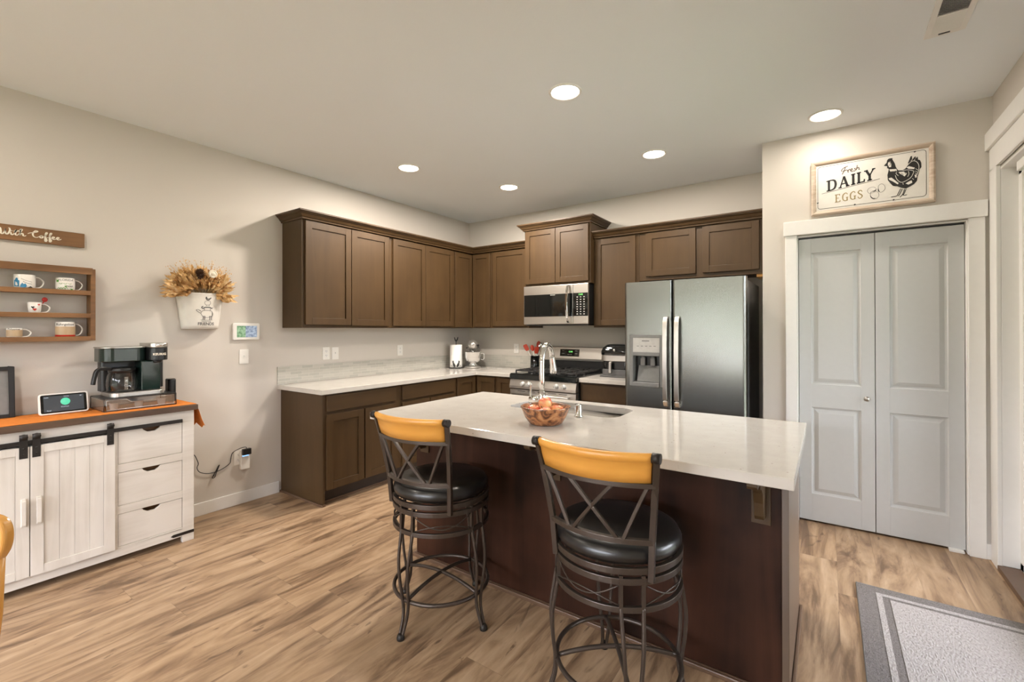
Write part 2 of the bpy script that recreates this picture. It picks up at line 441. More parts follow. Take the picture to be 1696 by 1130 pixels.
def ribbon(mb, pts, wid, th=.0015, n=6, sm=True):
    """a painted stroke lying in the builder's local u-v plane"""
    P = smooth_path([(p[0], p[1], 0) for p in pts], n) if sm else [Vector((p[0], p[1], 0)) for p in pts]
    L, R = [], []
    for i, p in enumerate(P):
        d = P[min(i+1, len(P)-1)]-P[max(i-1, 0)]
        if d.length < 1e-9: d = Vector((1, 0, 0))
        d.normalize(); nn = Vector((-d.y, d.x, 0))
        w_ = wid(i/(len(P)-1)) if callable(wid) else wid
        L.append(p+nn*w_/2); R.append(p-nn*w_/2)
    for i in range(len(P)-1):
        a = [mb.v((q.x, q.y, 0)) for q in (L[i], R[i], R[i+1], L[i+1])]
        b = [mb.v((q.x, q.y, th)) for q in (L[i], R[i], R[i+1], L[i+1])]
        mb.f(b); mb.f([a[0], a[1], b[1], b[0]]); mb.f([a[2], a[3], b[3], b[2]]); mb.f([a[1], a[2], b[2], b[1]]); mb.f([a[3], a[0], b[0], b[3]])
def struct(mb, name, mat, bevel=0): return mb.build(name, mat, None, bevel, kind='structure')

# ------------------------------------------------------------------ room shell
PX0, PY = 3.447, -0.703     # pantry block: left side, front face
struct(MB().box(-.15, XR+.15, YB-.15, .15, -.12, 0), 'floor', 'floor')
struct(MB().box(-.15, XR+.15, YB-.15, .15, H, H+.12), 'ceiling', 'ceil')
struct(MB().box(-.15, 0, YB-.15, .15, 0, H), 'wall_left', 'wall')
struct(MB().box(0, XR+.15, 0, .15, 0, H), 'wall_back', 'wall')
mb = MB(); y0, y1, z0, z1 = PD
mb.box(XR, XR+.15, y1, 0, 0, H).box(XR, XR+.15, YB-.15, SW[0], 0, H).box(XR, XR+.15, SW[1], y0, 0, H).box(XR, XR+.15, SW[0], SW[1], 0, SW[2]).box(XR, XR+.15, SW[0], SW[1], SW[3], H).box(XR, XR+.15, y0, y1, z1, H)
struct(mb, 'wall_right', 'wall')
mb = MB(); x0, x1, z0, z1 = RW
mb.box(0, x0, YB-.15, YB, 0, H).box(x1, XR, YB-.15, YB, 0, H).box(x0, x1, YB-.15, YB, z1, H).box(x0, x1, YB-.15, YB, -.01, z0)
struct(mb, 'wall_rear', 'wall')
# pantry closet walls
DX0, DX1, DZ = 3.662, 4.552, 2.045
mb = MB(); mb.box(PX0, DX0, PY, PY+.11, 0, H).box(DX1, XR, PY, PY+.11, 0, H).box(DX0, DX1, PY, PY+.11, DZ, H).box(PX0, PX0+.11, PY+.11, 0, 0, H)
struct(mb, 'wall_pantry', 'wall')

def baseboard(name, mb): return struct(mb, name, 'white', .003)
baseboard('baseboard_left', MB().box(0, .014, YB, -2.515, 0, .095))
baseboard('baseboard_rear', MB().box(0, RW[0]-.1, YB, YB+.014, 0, .095).box(RW[1]+.1, XR, YB, YB+.014, 0, .095))
baseboard('baseboard_right', MB().box(XR-.014, XR, YB, PD[0]-.1, 0, .095))
baseboard('baseboard_pantry', MB().box(PX0, 3.592, PY-.014, PY, 0, .095).box(4.622, XR, PY-.014, PY, 0, .095).box(PX0-.014, PX0, PY-.014, -.1, 0, .095))
# pantry door casing
mb = MB(); mb.box(3.594, DX0+.004, PY-.019, PY, 0, DZ+.005).box(DX1-.004, 4.622, PY-.019, PY, 0, DZ+.005)
mb.box(3.584, 4.632, PY-.028, PY, DZ+.005, 2.150)
mb.box(DX0, DX0+.010, PY, PY+.11, 0, DZ).box(DX1-.010, DX1, PY, PY+.11, 0, DZ).box(DX0, DX1, PY, PY+.11, DZ-.008, DZ)
struct(mb, 'trim_1', 'white', .003)
# patio door casing with capped head
mb = MB(); y0, y1, z0, z1 = PD
mb.box(XR-.020, XR, y1-.012, -.725, 0, z1+.012).box(XR-.020, XR, y0-.115, y0+.012, 0, z1+.012)
mb.box(XR-.020, XR, y0-.115, -.725, z1+.012, 2.440).box(XR-.036, XR, y0-.14, -.706, 2.440, 2.542)
mb.box(XR, XR+.15, y1-.012, y1, z0, z1).box(XR, XR+.15, y0, y0+.012, z0, z1).box(XR, XR+.15, y0, y1, z1-.012, z1)
struct(mb, 'trim_2', 'white', .003)
struct(MB().box(XR-.022, XR+.15, y0, y1-.013, 0, z0), 'trim_4', 'shoe', .003)

# bifold pantry door
def leaf(u0, u1, parent, name):
    T = lambda u, v, d: (u, PY+.030+d, v)
    mb = MB(T); z0, z1 = .014, 2.023
    sw = .073; rows = [(.203, .823), (.985, 1.922)]
    mb.box(u0, u0+sw, z0, z1, 0, .034).box(u1-sw, u1, z0, z1, 0, .034)
    zz = z0
    for a, b in rows: mb.box(u0+sw, u1-sw, zz, a, 0, .034); zz = b
    mb.box(u0+sw, u1-sw, zz, z1, 0, .034)
    for a, b in rows:
        rings = [(0, 0), (.006, .010), (.016, .013), (.042, .003), (.046, .003)]
        R = []
        for ins, d in rings: R.append([mb.v(q) for q in ((u0+sw+ins, a+ins, d), (u1-sw-ins, a+ins, d), (u1-sw-ins, b-ins, d), (u0+sw+ins, b-ins, d))])
        for A, B in zip(R, R[1:]):
            for i in range(4): mb.f([A[i], A[(i+1) % 4], B[(i+1) % 4], B[i]])
        mb.f(R[-1])
        Q = [mb.v(q) for q in ((u0+sw, a, .034), (u1-sw, a, .034), (u1-sw, b, .034), (u0+sw, b, .034))]
        for i in range(4): mb.f([R[0][i], R[0][(i+1) % 4], Q[(i+1) % 4], Q[i]])
        mb.f(Q)
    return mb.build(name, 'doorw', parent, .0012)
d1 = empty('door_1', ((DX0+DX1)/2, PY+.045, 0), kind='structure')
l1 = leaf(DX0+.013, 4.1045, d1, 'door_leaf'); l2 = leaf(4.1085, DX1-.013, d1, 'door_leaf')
mb = MB().lathe([(.006, 0), (.006, .012), (.013, .016), (.0165, .024), (.013, .031), (0, .033)], (4.060, PY+.030, .907), 20, 'y')
for v in mb.bm.verts: v.co.y = 2*(PY+.030)-v.co.y
mb.build('knob', 'nickel', l1)
MB().box(4.46, 4.53, PY-.005, PY+.04, 0, .013).build('floor_bracket', 'white', d1, .002)
MB().box(DX0+.012, DX1-.012, PY+.035, PY+.06, 2.027, 2.0365).build('track', 'blk', d1)  # track coloured black to stand for the shaded gap above the leaves

# sliding patio door (right wall) with headrail of a blind
y0, y1, z0, z1 = PD
def slider(name, T, L, z0, z1):
    r = empty(name, (0, 0, 0), kind='structure')
    mb = MB(T); a, b = .012, L-.012
    mb.box(a, a+.05, .07, .15, z0, z1-.012).box(b-.05, b, .07, .15, z0, z1-.012).box(a, b, .07, .15, z1-.06, z1-.012).box(a, b, .07, .15, z0, z0+.04)
    mb.build('door_frame', 'white', r, .002)
    for i, (p, q, d) in enumerate(((a+.05, L/2+.03, .085), (L/2-.03, b-.05, .115))):
        mb = MB(T); mb.box(p, p+.06, d, d+.028, z0+.04, z1-.06).box(q-.06, q, d, d+.028, z0+.04, z1-.06).box(p+.06, q-.06, d, d+.028, z1-.12, z1-.06).box(p+.06, q-.06, d, d+.028, z0+.04, z0+.11)
        s = mb.build('door_panel', 'white', r, .002)
        MB(T).box(p+.06, q-.06, d+.011, d+.017, z0+.11, z1-.12).build('pane', 'glass', s)
    return r
pd = slider('door_2', lambda u, d, z: (XR+d, y1-u, z), y1-y0, z0, z1)
wn = empty('added_window_1', (XR+.07, (SW[0]+SW[1])/2, SW[2]), kind='structure')  # added window, out of view, letting in extra daylight
mb = MB()
for k in range(4):
    y = SW[0]+(SW[1]-SW[0])*k/3; mb.box(XR+.05, XR+.11, max(SW[0], y-.04), min(SW[1], y+.04), SW[2], SW[3])
mb.box(XR+.05, XR+.11, SW[0], SW[1], SW[2], SW[2]+.05).box(XR+.05, XR+.11, SW[0], SW[1], SW[3]-.05, SW[3]); mb.build('added_window_frame', 'white', wn, .002)
for k in range(3):
    a = SW[0]+(SW[1]-SW[0])*k/3+.04; MB().box(XR+.077, XR+.083, a, a+(SW[1]-SW[0])/3-.08, SW[2]+.05, SW[3]-.05).build('pane', 'glass', wn)
mb = MB(); a, b, c_, d_ = SW
mb.box(XR-.02, XR, a-.1, a, c_-.1, d_+.1).box(XR-.02, XR, b, b+.1, c_-.1, d_+.1).box(XR-.02, XR, a, b, d_, d_+.1).box(XR-.03, XR, a, b, c_-.1, c_)
struct(mb, 'trim_3', 'white', .002)
slider('door_3', lambda u, d, z: (RW[0]+u, YB-d, z), RW[1]-RW[0], RW[2], RW[3])
mb = MB(); mb.box(XR+.005, XR+.062, y0+.02, -1.09, 2.205, 2.255)
o = mb.build('blind_headrail', 'white', None, .004); tag(o, 'white blind headrail mounted inside the top of the patio door opening', 'blind')
mb = MB(); mb.prism([(XR-.004, .031), (XR+.10, .031), (XR+.10, .050), (XR+.02, .044)], y0+.02, -.885, 'y')
# outdoors
out = MB().box(-30, 40, -60, YB-.15, -.16, -.10).box(XR+.15, 40, YB-.15, 40, -.16, -.10).build('lawn', 'lawn'); tag(out, kind='structure')
mb = MB()
for i in range(60):
    x = -9+i*.30; mb.box(x, x+.29, YB-6.2, YB-6.17, -.1, 1.75)
for i in range(46):
    y = YB-5+i*.30; mb.box(XR+5.4, XR+5.43, y, y+.29, -.1, 1.75)
tag(mb.build('garden_fence', 'fence'), kind='structure')
mb = MB(); rr = random.Random(2)
def added_hedge(p0, p1, n, h0, h1):
    for i in range(n):
        f = (i+.5)/n; x = p0[0]+(p1[0]-p0[0])*f; y = p0[1]+(p1[1]-p0[1])*f; hh = rr.uniform(h0, h1)
        mb.ball((x+rr.uniform(-.3, .3), y+rr.uniform(-.3, .3), hh/2-.1), 1.0, 14, 10, (1.3, 1.3, hh/2))
added_hedge((-9, YB-8.2), (12, YB-8.2), 18, 2.9, 3.5); added_hedge((XR+7.6, YB-5), (XR+7.6, 6), 14, 2.6, 3.2)  # unseen hedges added to darken the upper reflection in the refrigerator
t_ = NT('added_hedge_leaves'); n_ = t_.noise(t_.obj(), 8, 6, .7); t_.set(t_.ramp(n_, [(.3, (.03, .045, .025)), (.7, (.11, .14, .085))]), .9); t_.bump(n_, 1.0, .1); M['added_hedge'] = t_.m
tag(mb.build('added_garden_hedge', 'added_hedge'), kind='structure')
tag(MB().box(RW[0]-1, RW[1]+1, YB-1.1, YB-.15, -.11, -.03).build('patio_slab', 'deck'), kind='structure')
tag(MB().box(XR+.15, XR+2.2, PD[0]-1, PD[1]+1, -.11, -.03).build('deck_slab', 'deck'), kind='structure')
tag(MB().box(XR+.15, XR+3.3, PD[0]-1.6, PD[1]+1.6, 2.50, 2.62).box(XR+3.1, XR+3.22, PD[0]-1.5, PD[0]-1.38, -.1, 2.50).box(XR+3.1, XR+3.22, PD[1]+1.4, PD[1]+1.52, -.1, 2.50).build('added_shade_roof', 'white'), kind='structure')  # unseen roof added to cut the daylight coming through the patio door

# ------------------------------------------------------------------ recessed ceiling lights, vent
def downlight(x, y, label, first=None, watt=10.0):
    t = empty('recessed_ceiling_light', (x, y, H), label, 'ceiling light', 'recessed downlights in the ceiling')
    mb = MB(); mb.lathe([(.079, H-.0005), (.079, H-.004), (.086, H-.009), (.094, H-.006), (.097, H-.0005)], (x, y, 0), 40, cap=False); mb.build('trim_ring', 'white', t)
    MB().lathe([(.0, H-.003), (.079, H-.003)], (x, y, 0), 40, cap=False).build('lamp_disc', 'lamp', t)
    l = bpy.data.lights.new('lamp_beam', 'AREA'); l.shape = 'DISK'; l.size = .15; l.energy = watt; l.color = (1.0, .90, .79)
    o = bpy.data.objects.new('lamp_beam', l); COL.objects.link(o); o.parent = t; o.location = (0, 0, -.012)
    return t
downlight(2.590, -2.209, 'recessed ceiling light nearest the camera, above the kitchen island', watt=ISLAND_W)
downlight(3.837, -.985, 'recessed ceiling light close in front of the closet wall above the rooster sign', watt=CLOSET_W)
downlight(.901, -1.869, 'recessed ceiling light nearest the left wall, above the long cabinet run', watt=CORNER_W)
downlight(2.720, -.969, 'recessed ceiling light in front of the refrigerator cabinets', watt=FRIDGE_W)
downlight(1.299, -.942, 'recessed ceiling light deepest in the room, near the kitchen corner', watt=CORNER_W)
for x, y in ((1.0, -4.6), (2.9, -5.6), (1.0, -6.2), (2.9, -7.2), (3.9, -6.4), (2.0, -6.9)): downlight(x, y, 'added unseen ceiling light behind the camera that brightens the room', watt=ADDED_LAMP_W)  # unseen lamps added to lift the overall light in the room
t = empty('ceiling_vent', (4.297, -1.84, H), 'white rectangular metal air vent with slats in the ceiling near the right wall', 'air vent')
mb = MB(); mb.box(4.225, 4.247, -2.03, -1.655, H-.006, H).box(4.347, 4.370, -2.03, -1.655, H-.006, H).box(4.247, 4.347, -1.685, -1.655, H-.006, H).box(4.247, 4.347, -2.03, -2.00, H-.006, H).box(4.247, 4.347, -1.835, -1.825, H-.006, H)
mb.build('frame', 'white', t, .001)
MB().box(4.247, 4.347, -2.0, -1.685, H-.0015, H).build('duct', 'blk', t)
mb = MB()
for i in range(31):
    y = -1.692-i*.0100
    if abs(y+1.83) < .008: continue
    s_ = -1 if y > -1.83 else 1
    a = [mb.v(q) for q in ((4.247, y, H-.0012), (4.347, y, H-.0012), (4.347, y-.006*s_, H-.006), (4.247, y-.006*s_, H-.006))]
    b = [mb.v(q) for q in ((4.247, y+.0015, H-.0012), (4.347, y+.0015, H-.0012), (4.347, y+.0015-.006*s_, H-.006), (4.247, y+.0015-.006*s_, H-.006))]
    mb.f(a); mb.f(b)
    for k in range(4): mb.f([a[k], a[(k+1) % 4], b[(k+1) % 4], b[k]])
mb.build('slats', 'white', t)
MB().box(4.275, 4.315, -1.678, -1.672, H-.010, H-.006).build('lever', 'dgray', t)

# ------------------------------------------------------------------ kitchen cabinets
TL = lambda u, v, d: (d, u, v)          # left wall : u=y, v=z, d=x
TB = lambda u, v, d: (u, -d, v)         # back wall : u=x, v=z, d=-y
def shaker(T, u0, u1, v0, v1, d, parent, name='door', fw=.056, th=.020, mat='cab'):
    mb = MB(T)
    mb.box(u0, u0+fw, v0, v1, d, d+th).box(u1-fw, u1, v0, v1, d, d+th).box(u0+fw, u1-fw, v0, v0+fw, d, d+th).box(u0+fw, u1-fw, v1-fw, v1, d, d+th)
    mb.box(u0+fw, u1-fw, v0+fw, v1-fw, d, d+th-.009)
    return mb.build(name, mat, parent, .0018)
def slab(T, u0, u1, v0, v1, d, parent, name='drawer', th=.020, mat='cabh'):
    return MB(T).box(u0, u1, v0, v1, d, d+th).build(name, mat, parent, .003)
def cab(loc, label, boxes, T, name='wall_cabinet', cat='kitchen cabinet', group='wall cabinets'):
    t = empty(name, loc, label, cat, group); mb = MB(T)
    for b in boxes: mb.box(*b)
    mb.build('body', 'cab', t, .0015); return t
U0, U1, UD = 1.397, 2.312, .300      # uppers: bottom, top, body depth
e = .0005
c = cab((.15, -2.02, U0), 'double door wall cabinet at the free left end of the left wall run', [(-2.482, -1.572-e, U0, U1, .002, UD)], TL)
shaker(TL, -2.458, -2.022, 1.424, 2.283, UD, c); shaker(TL, -2.016, -1.590, 1.418, 2.283, UD, c)
c = cab((.15, -1.10, U0), 'double door wall cabinet in the middle of the left wall run', [(-1.572, -.650-e, U0, U1, .002, UD)], TL)
shaker(TL, -1.538, -1.100, 1.418, 2.280, UD, c); shaker(TL, -1.095, -.660, 1.418, 2.280, UD, c)
c = empty('corner_wall_cabinet', (.2, -.2, U0), 'corner wall cabinet with folding door in the inner angle of the kitchen', 'kitchen cabinet', 'wall cabinets')
mb = MB(); mb.prism([(.002, -.002), (.002, -.650), (UD, -.650), (UD, -UD), (.596, -UD), (.596, -.002)], U0, U1); mb.build('body', 'cab', c, .0015)
shaker(TL, -.622, -.326, 1.410, 2.276, UD, c, fw=.05); shaker(TB, .322, .580, 1.410, 2.276, UD, c, fw=.05)
c = cab((.86, -.15, U0), 'single door wall cabinet on the back wall, left of the microwave', [(.597, 1.119, U0, U1, .002, UD)], TB)
shaker(TB, .622, 1.098, 1.418, 2.280, UD, c)
c = cab((2.12, -.15, U0), 'single door wall cabinet between the microwave and the refrigerator', [(1.897, 2.372, U0, U1, .002, UD)], TB)
shaker(TB, 1.924, 2.336, 1.418, 2.280, UD, c)
c = cab((2.9, -.15, 1.85), 'short double door wall cabinet above the refrigerator', [(2.373, PX0-.002, 1.838, U1, .002, UD)], TB)
shaker(TB, 2.438, 2.884, 1.876, 2.282, UD, c); shaker(TB, 2.941, 3.383, 1.876, 2.282, UD, c)
mb = MB().box(3.36, PX0-.002, -.28, -.03, 1.815, 1.8375); mb.build('light_rail', 'honey', c)
c = cab((1.51, -.2, 1.85), 'raised double door wall cabinet standing above the microwave', [(1.122, 1.905, 1.846, 2.465, .002, .388)], TB)
shaker(TB, 1.138, 1.508, 1.868, 2.440, .388, c, fw=.054); shaker(TB, 1.513, 1.886, 1.868, 2.440, .388, c, fw=.054)
# crown mouldings: profile (outward, z)
CP = [(.0, 0), (.010, 0), (.012, .012), (.020, .016), (.034, .036), (.048, .046), (.050, .052), (.058, .054), (.058, .066), (0, .066)]
def crown(mb, path, z, flip=1):
    """path of (x,y); outward is to the right of travel"""
    P = [Vector(p) for p in path]; rings = []
    for i, p in enumerate(P):
        n1 = n2 = None
        if i > 0: d = (P[i]-P[i-1]).normalized(); n1 = Vector((d.y, -d.x))
        if i < len(P)-1: d = (P[i+1]-P[i]).normalized(); n2 = Vector((d.y, -d.x))
        if n1 is None: n = n2
        elif n2 is None: n = n1
        else: n = (n1+n2)/(1+n1.dot(n2))
        rings.append([mb.v((p.x+n.x*a, p.y+n.y*a, z+b)) for a, b in CP])
    for A, B in zip(rings, rings[1:]):
        for k in range(len(CP)): mb.f([A[k], A[(k+1) % len(CP)], B[(k+1) % len(CP)], B[k]])
    mb.f(rings[0][::-1]); mb.f(rings[-1])
mb = MB(); crown(mb, [(.001, -2.482), (UD+.02, -2.482), (UD+.02, -UD-.02), (1.119, -UD-.02)], 2.293); mb.box(.001, UD+.02, -2.482, -.001, 2.313, 2.355).box(UD, 1.119, -UD-.02, -.001, 2.313, 2.355)
tag(mb.build('crown_moulding', 'cab'), 'dark crown moulding turning the kitchen corner above the left wall cabinets', 'crown moulding', 'crown mouldings')
mb = MB(); crown(mb, [(1.907, -UD-.02), (PX0-.001, -UD-.02)], 2.293); mb.box(1.907, PX0-.001, -UD-.02, -.001, 2.313, 2.355)
tag(mb.build('crown_moulding', 'cab'), 'dark crown moulding above the refrigerator cabinets, right of the microwave', 'crown moulding', 'crown mouldings')
mb = MB(); crown(mb, [(1.122, -.001), (1.122, -.406), (1.905, -.406), (1.905, -.001)], 2.448); mb.box(1.122, 1.905, -.406, -.001, 2.4655, 2.51)
mb.build('crown', 'cab', c)

# base cabinets
B1 = .8755
def base(loc, label, boxes, T): return cab(loc, label, boxes, T, 'base_cabinet', 'kitchen cabinet', 'base cabinets')
c = base((.3, -2.1, 0), 'base cabinet at the free end of the left run, drawer over two doors', [(-2.475, -1.715, .115, B1, .002, .610)], TL)
MB().box(.002, .612, -2.495, -2.4755, 0, B1).build('end_panel', 'cab', c, .0015)
mb = MB().box(.002, .545, -2.475, -1.715, 0, .1145); mb.build('toe_kick', 'kick', c)
MB().box(.545, .557, -2.495, -1.715, 0, .018).box(.002, .624, -2.507, -2.4955, 0, .018).box(.612, .624, -2.507, -2.4755, 0, .018).build('shoe_moulding', 'shoe', c, .003)
slab(TL, -2.468, -1.770, .737, .862, .610, c); shaker(TL, -2.468, -2.121, .124, .713, .610, c); shaker(TL, -2.108, -1.770, .124, .713, .610, c)
c = base((.3, -1.34, 0), 'base cabinet in the middle of the left run, drawer over two doors', [(-1.7145, -.961, .115, B1, .002, .610)], TL)
MB().box(.002, .545, -1.7145, -.961, 0, .1145).box(.545, .557, -1.7145, -.961, 0, .018).build('toe_kick', 'kick', c)
slab(TL, -1.699, -.983, .733, .862, .610, c); shaker(TL, -1.699, -1.348, .124, .710, .610, c); shaker(TL, -1.338, -.983, .124, .710, .610, c)
c = empty('corner_base_cabinet', (.3, -.3, 0), 'corner base cabinet with folding door in the inner angle of the kitchen', 'kitchen cabinet', 'base cabinets')
MB().prism([(.002, -.002), (.002, -.9605), (.61, -.9605), (.61, -.61), (.900, -.61), (.900, -.002)], .115, B1).build('body', 'cab', c, .0015)
MB().prism([(.002, -.002), (.002, -.9605), (.545, -.9605), (.545, -.545), (.900, -.545), (.900, -.002)], 0, .1145).build('toe_kick', 'kick', c)
shaker(TL, -.943, -.645, .124, .860, .610, c); shaker(TB, .640, .882, .124, .860, .610, c)
c = base((1.0, -.3, 0), 'narrow single door base cabinet left of the gas range', [(.9005, 1.121, .115, B1, .002, .610)], TB)
MB(TB).box(.9005, 1.121, 0, .1145, .002, .545).build('toe_kick', 'kick', c)
shaker(TB, .918, 1.108, .124, .860, .610, c, fw=.05)
c = base((2.15, -.3, 0), 'base cabinet with a drawer between the range and the refrigerator', [(1.898, 2.412, .115, B1, .002, .610)], TB)
MB(TB).box(1.898, 2.412, 0, .1145, .002, .545).build('toe_kick', 'kick', c)
MB(TB).box(1.925, 2.390, .700, .858, .610, .630).build('drawer', 'cabh', c, .003); shaker(TB, 1.925, 2.390, .124, .680, .610, c)

# worktops
mb = MB(); mb.prism([(.001, -.001), (.001, -2.527), (.648, -2.527), (.648, -.648), (1.121, -.648), (1.121, -.001)], .876, .9145)
tag(mb.build('worktop', 'quartz', None, .003), 'L-shaped white quartz worktop running along the left wall to the range', 'worktop', 'quartz worktops')
mb = MB().box(1.898, 2.413, -.648, -.001, .876, .9145)
tag(mb.build('worktop', 'quartz', None, .003), 'short white quartz worktop between the range and the refrigerator', 'worktop', 'quartz worktops')
mb = MB().mat('tile_l').box(.0005, .010, -2.527, -.011, .915, 1.065).mat('tile_b').box(.0105, 1.121, -.010, -.0005, .915, 1.065)
tag(mb.build('tile_backsplash', None, None), 'grey glass mosaic backsplash strip turning the kitchen corner', 'backsplash', 'mosaic backsplash strips')
mb = MB().mat('tile_b').box(1.898, 2.413, -.010, -.0005, .915, 1.065)
tag(mb.build('tile_backsplash', None, None), 'short glass mosaic backsplash strip behind the air fryer', 'backsplash', 'mosaic backsplash strips')

# ------------------------------------------------------------------ island
IX0, IX1, IY0, IY1 = 1.7214, 3.757, -2.915, -1.885
SX0, SX1, SY0, SY1, SR = 2.235, 2.930, -2.315, -1.985, .075
isl = empty('kitchen_island', (2.74, -2.3, 0), 'espresso stained kitchen island base carrying the large white worktop', 'kitchen island')
mb = MB()
mb.box(1.765, 3.700, -2.600, -2.580, 0, .8765).box(1.765, 1.785, -2.58, -1.935, 0, .8765).box(1.785, 3.700, -1.955, -1.935, .115, .8765).box(1.785, 3.700, -2.58, -1.935, .115, .133)
mb.box(1.785, 3.700, -2.02, -2.00, 0, .115)
mb.build('body', 'island', isl, .0015)
MB().box(3.7005, 3.724, -2.612, -1.905, 0, .8765).build('end_panel', 'cabgloss', isl, .002)
mb = MB().box(1.752, 3.738, -2.626, -2.6125, 0, .020).box(3.7245, 3.738, -2.612, -1.905, 0, .020).box(1.752, 1.7645, -2.6120, -1.94, 0, .020).box(1.765, 3.700, -2.6125, -2.6005, 0, .020)
mb.build('shoe_moulding', 'shoe', isl, .004)
for i in range(4):
    x = 1.80+i*.475; shaker(TB, x, x+.46, .124, .860, 1.935, isl) if False else None
for i in range(4):
    x = 1.80+i*.475; MB().box(x, x+.46, -1.9345, -1.915, .124, .860).build('door', 'cab', isl, .002)
def bracket(x):
    mb = MB().box(x-.033, x+.033, -2.611, -2.6005, .640, .876)
    pts = [(-2.6115, .672), (-2.655, .672), (-2.672, .690), (-2.680, .74), (-2.700, .785), (-2.742, .812), (-2.765, .816), (-2.772, .836), (-2.850, .840), (-2.860, .850), (-2.860, .876), (-2.6115, .876)]
    mb.prism(pts, x-.016, x+.016, 'x')
    mb.build('support_bracket', 'cab', isl, .0015)
for x in (1.842, 2.738, 3.633): bracket(x)
# worktop with rounded sink cut-out
mb = MB(); n = 6
inn = rrect(SX0, SX1, SY0, SY1, SR, n); outc = [(IX0, IY0), (IX1, IY0), (IX1, IY1), (IX0, IY1)]
ZT, ZB = .9145, .877
it = [mb.v((x, y, ZT)) for x, y in inn]; ib = [mb.v((x, y, ZB)) for x, y in inn]
ot = [mb.v((x, y, ZT)) for x, y in outc]; ob = [mb.v((x, y, ZB)) for x, y in outc]
N = len(inn)
for i in range(N):
    q = i//(n+1); j = (i+1) % N; q2 = (j//(n+1)) % 4
    if q == q2: mb.f([ot[q], it[j], it[i]]); mb.f([ob[q], ib[i], ib[j]])
    else: mb.f([ot[q], ot[q2], it[j], it[i]]); mb.f([ob[q], ib[i], ib[j], ob[q2]])
    mb.f([it[i], it[j], ib[j], ib[i]], True)
for i in range(4): mb.f([ot[i], ob[i], ob[(i+1) % 4], ot[(i+1) % 4]])
tag(mb.build('island_worktop', 'quartz', None, .003), 'large rectangular speckled white quartz island worktop with an undermount sink cut-out', 'worktop', 'quartz worktops')
# sink
sk = empty('kitchen_sink', (2.58, -2.15, .70), 'stainless undermount sink set into the island worktop behind the fruit bowl', 'sink')
mb = MB(); rings = []
for grow, z, r in ((.02, .8755, .09), (.004, .8755, .079), (.004, .72, .079), (-.004, .70, .075), (-.03, .690, .06)):
    rings.append([mb.v((x, y, z)) for x, y in rrect(SX0-grow, SX1+grow, SY0-grow, SY1+grow, r, n)])
for A, B in zip(rings, rings[1:]):
    for i in range(N): mb.f([A[i], A[(i+1) % N], B[(i+1) % N], B[i]], True)
mb.f(rings[-1])
mb.build('basin', 'sinks', sk)
MB().lathe([(.045, .6905), (.045, .694), (.035, .694), (.0, .691)], (2.58, -2.15, 0), 28).build('drain', 'chrome', sk)
# faucet
fx, fy = 2.533, -2.385
fa = empty('kitchen_faucet', (fx, fy, .915), 'tall chrome gooseneck faucet on the island worktop behind the bowl of apples', 'faucet')
MB().lathe([(.030, .9155), (.030, .920), (.0265, .926), (.0235, .965), (.021, 1.00), (.0165, 1.04)], (fx, fy, 0), 28).build('base', 'chrome', fa)
dx, dy = (2.497-fx), .185; L = math.hypot(dx, dy); ux, uy = dx/L, dy/L; R_ = L/2*.94
pts = [(fx, fy, 1.03), (fx, fy, 1.10), (fx, fy, 1.19)]
for i in range(1, 13):
    a = PI-i*PI/12*.92; pts.append((fx+ux*(R_+R_*math.cos(a)), fy+uy*(R_+R_*math.cos(a)), 1.19+.104*math.sin(a)))
MB().tube(pts, .0150, 18).build('spout', 'chrome', fa)
p = Vector(pts[-1]); q = (p - Vector(pts[-2])).normalized()
ph = [p+q*s for s in (0, .004, .05, .085, .10)]
MB().tube(ph, [.0155, .0165, .0185, .0225, .0215], 18).build('spray_head', 'chrome', fa)
mb = MB().tube([(fx-.015, fy, .985), (fx-.075, fy-.01, .985)], .017, 18); mb.tube(smooth_path([(fx-.066, fy-.009, .992), (fx-.068, fy-.010, 1.03), (fx-.066, fy-.010, 1.07), (fx-.080, fy-.016, 1.088)]), .0062, 10)
mb.build('lever_handle', 'chrome', fa)
tag(MB().lathe([(.0235, .9155), (.0235, .920), (.019, .924), (.0185, .975), (.0165, .982), (0, .983)], (2.752, -2.375, 0), 28).build('air_gap_cap', 'chrome'),
    'short chrome cylinder cap standing on the worktop at the sink edge, right of the bowl', 'sink fitting')

# fruit bowl and apples
BX, BY = 2.697, -2.625
prof = [(.0, .9165), (.074, .9165), (.082, .922), (.102, .950), (.119, .992), (.1235, 1.000), (.120, 1.0035), (.112, .999), (.098, .962), (.080, .934), (.0, .928)]
tag(MB().lathe(prof, (BX, BY, 0), 48).build('fruit_bowl', 'burl'), 'round carved burl wood bowl holding apples on the island worktop', 'bowl')
def appleprof(r):
    return [(0.001, -.78*r), (.18*r, -.86*r), (.45*r, -.84*r), (.78*r, -.58*r), (.98*r, -.08*r), (.97*r, .28*r), (.74*r, .68*r), (.42*r, .82*r), (.16*r, .76*r), (.001, .62*r)]
ap = [(-.050, -.026, .974, .036, 'pink and yellow apple lying at the left side of the wooden bowl'), (.026, -.050, .974, .036, 'apple lying at the front middle of the wooden bowl, towards the stools'),
      (.050, .026, .974, .036, 'yellowish apple lying at the right side of the wooden bowl'), (.000, -.002, 1.016, .034, 'red apple on top of the pile in the wooden bowl'), (-.026, .050, .974, .036, 'apple at the back of the wooden bowl, nearest the faucet')]
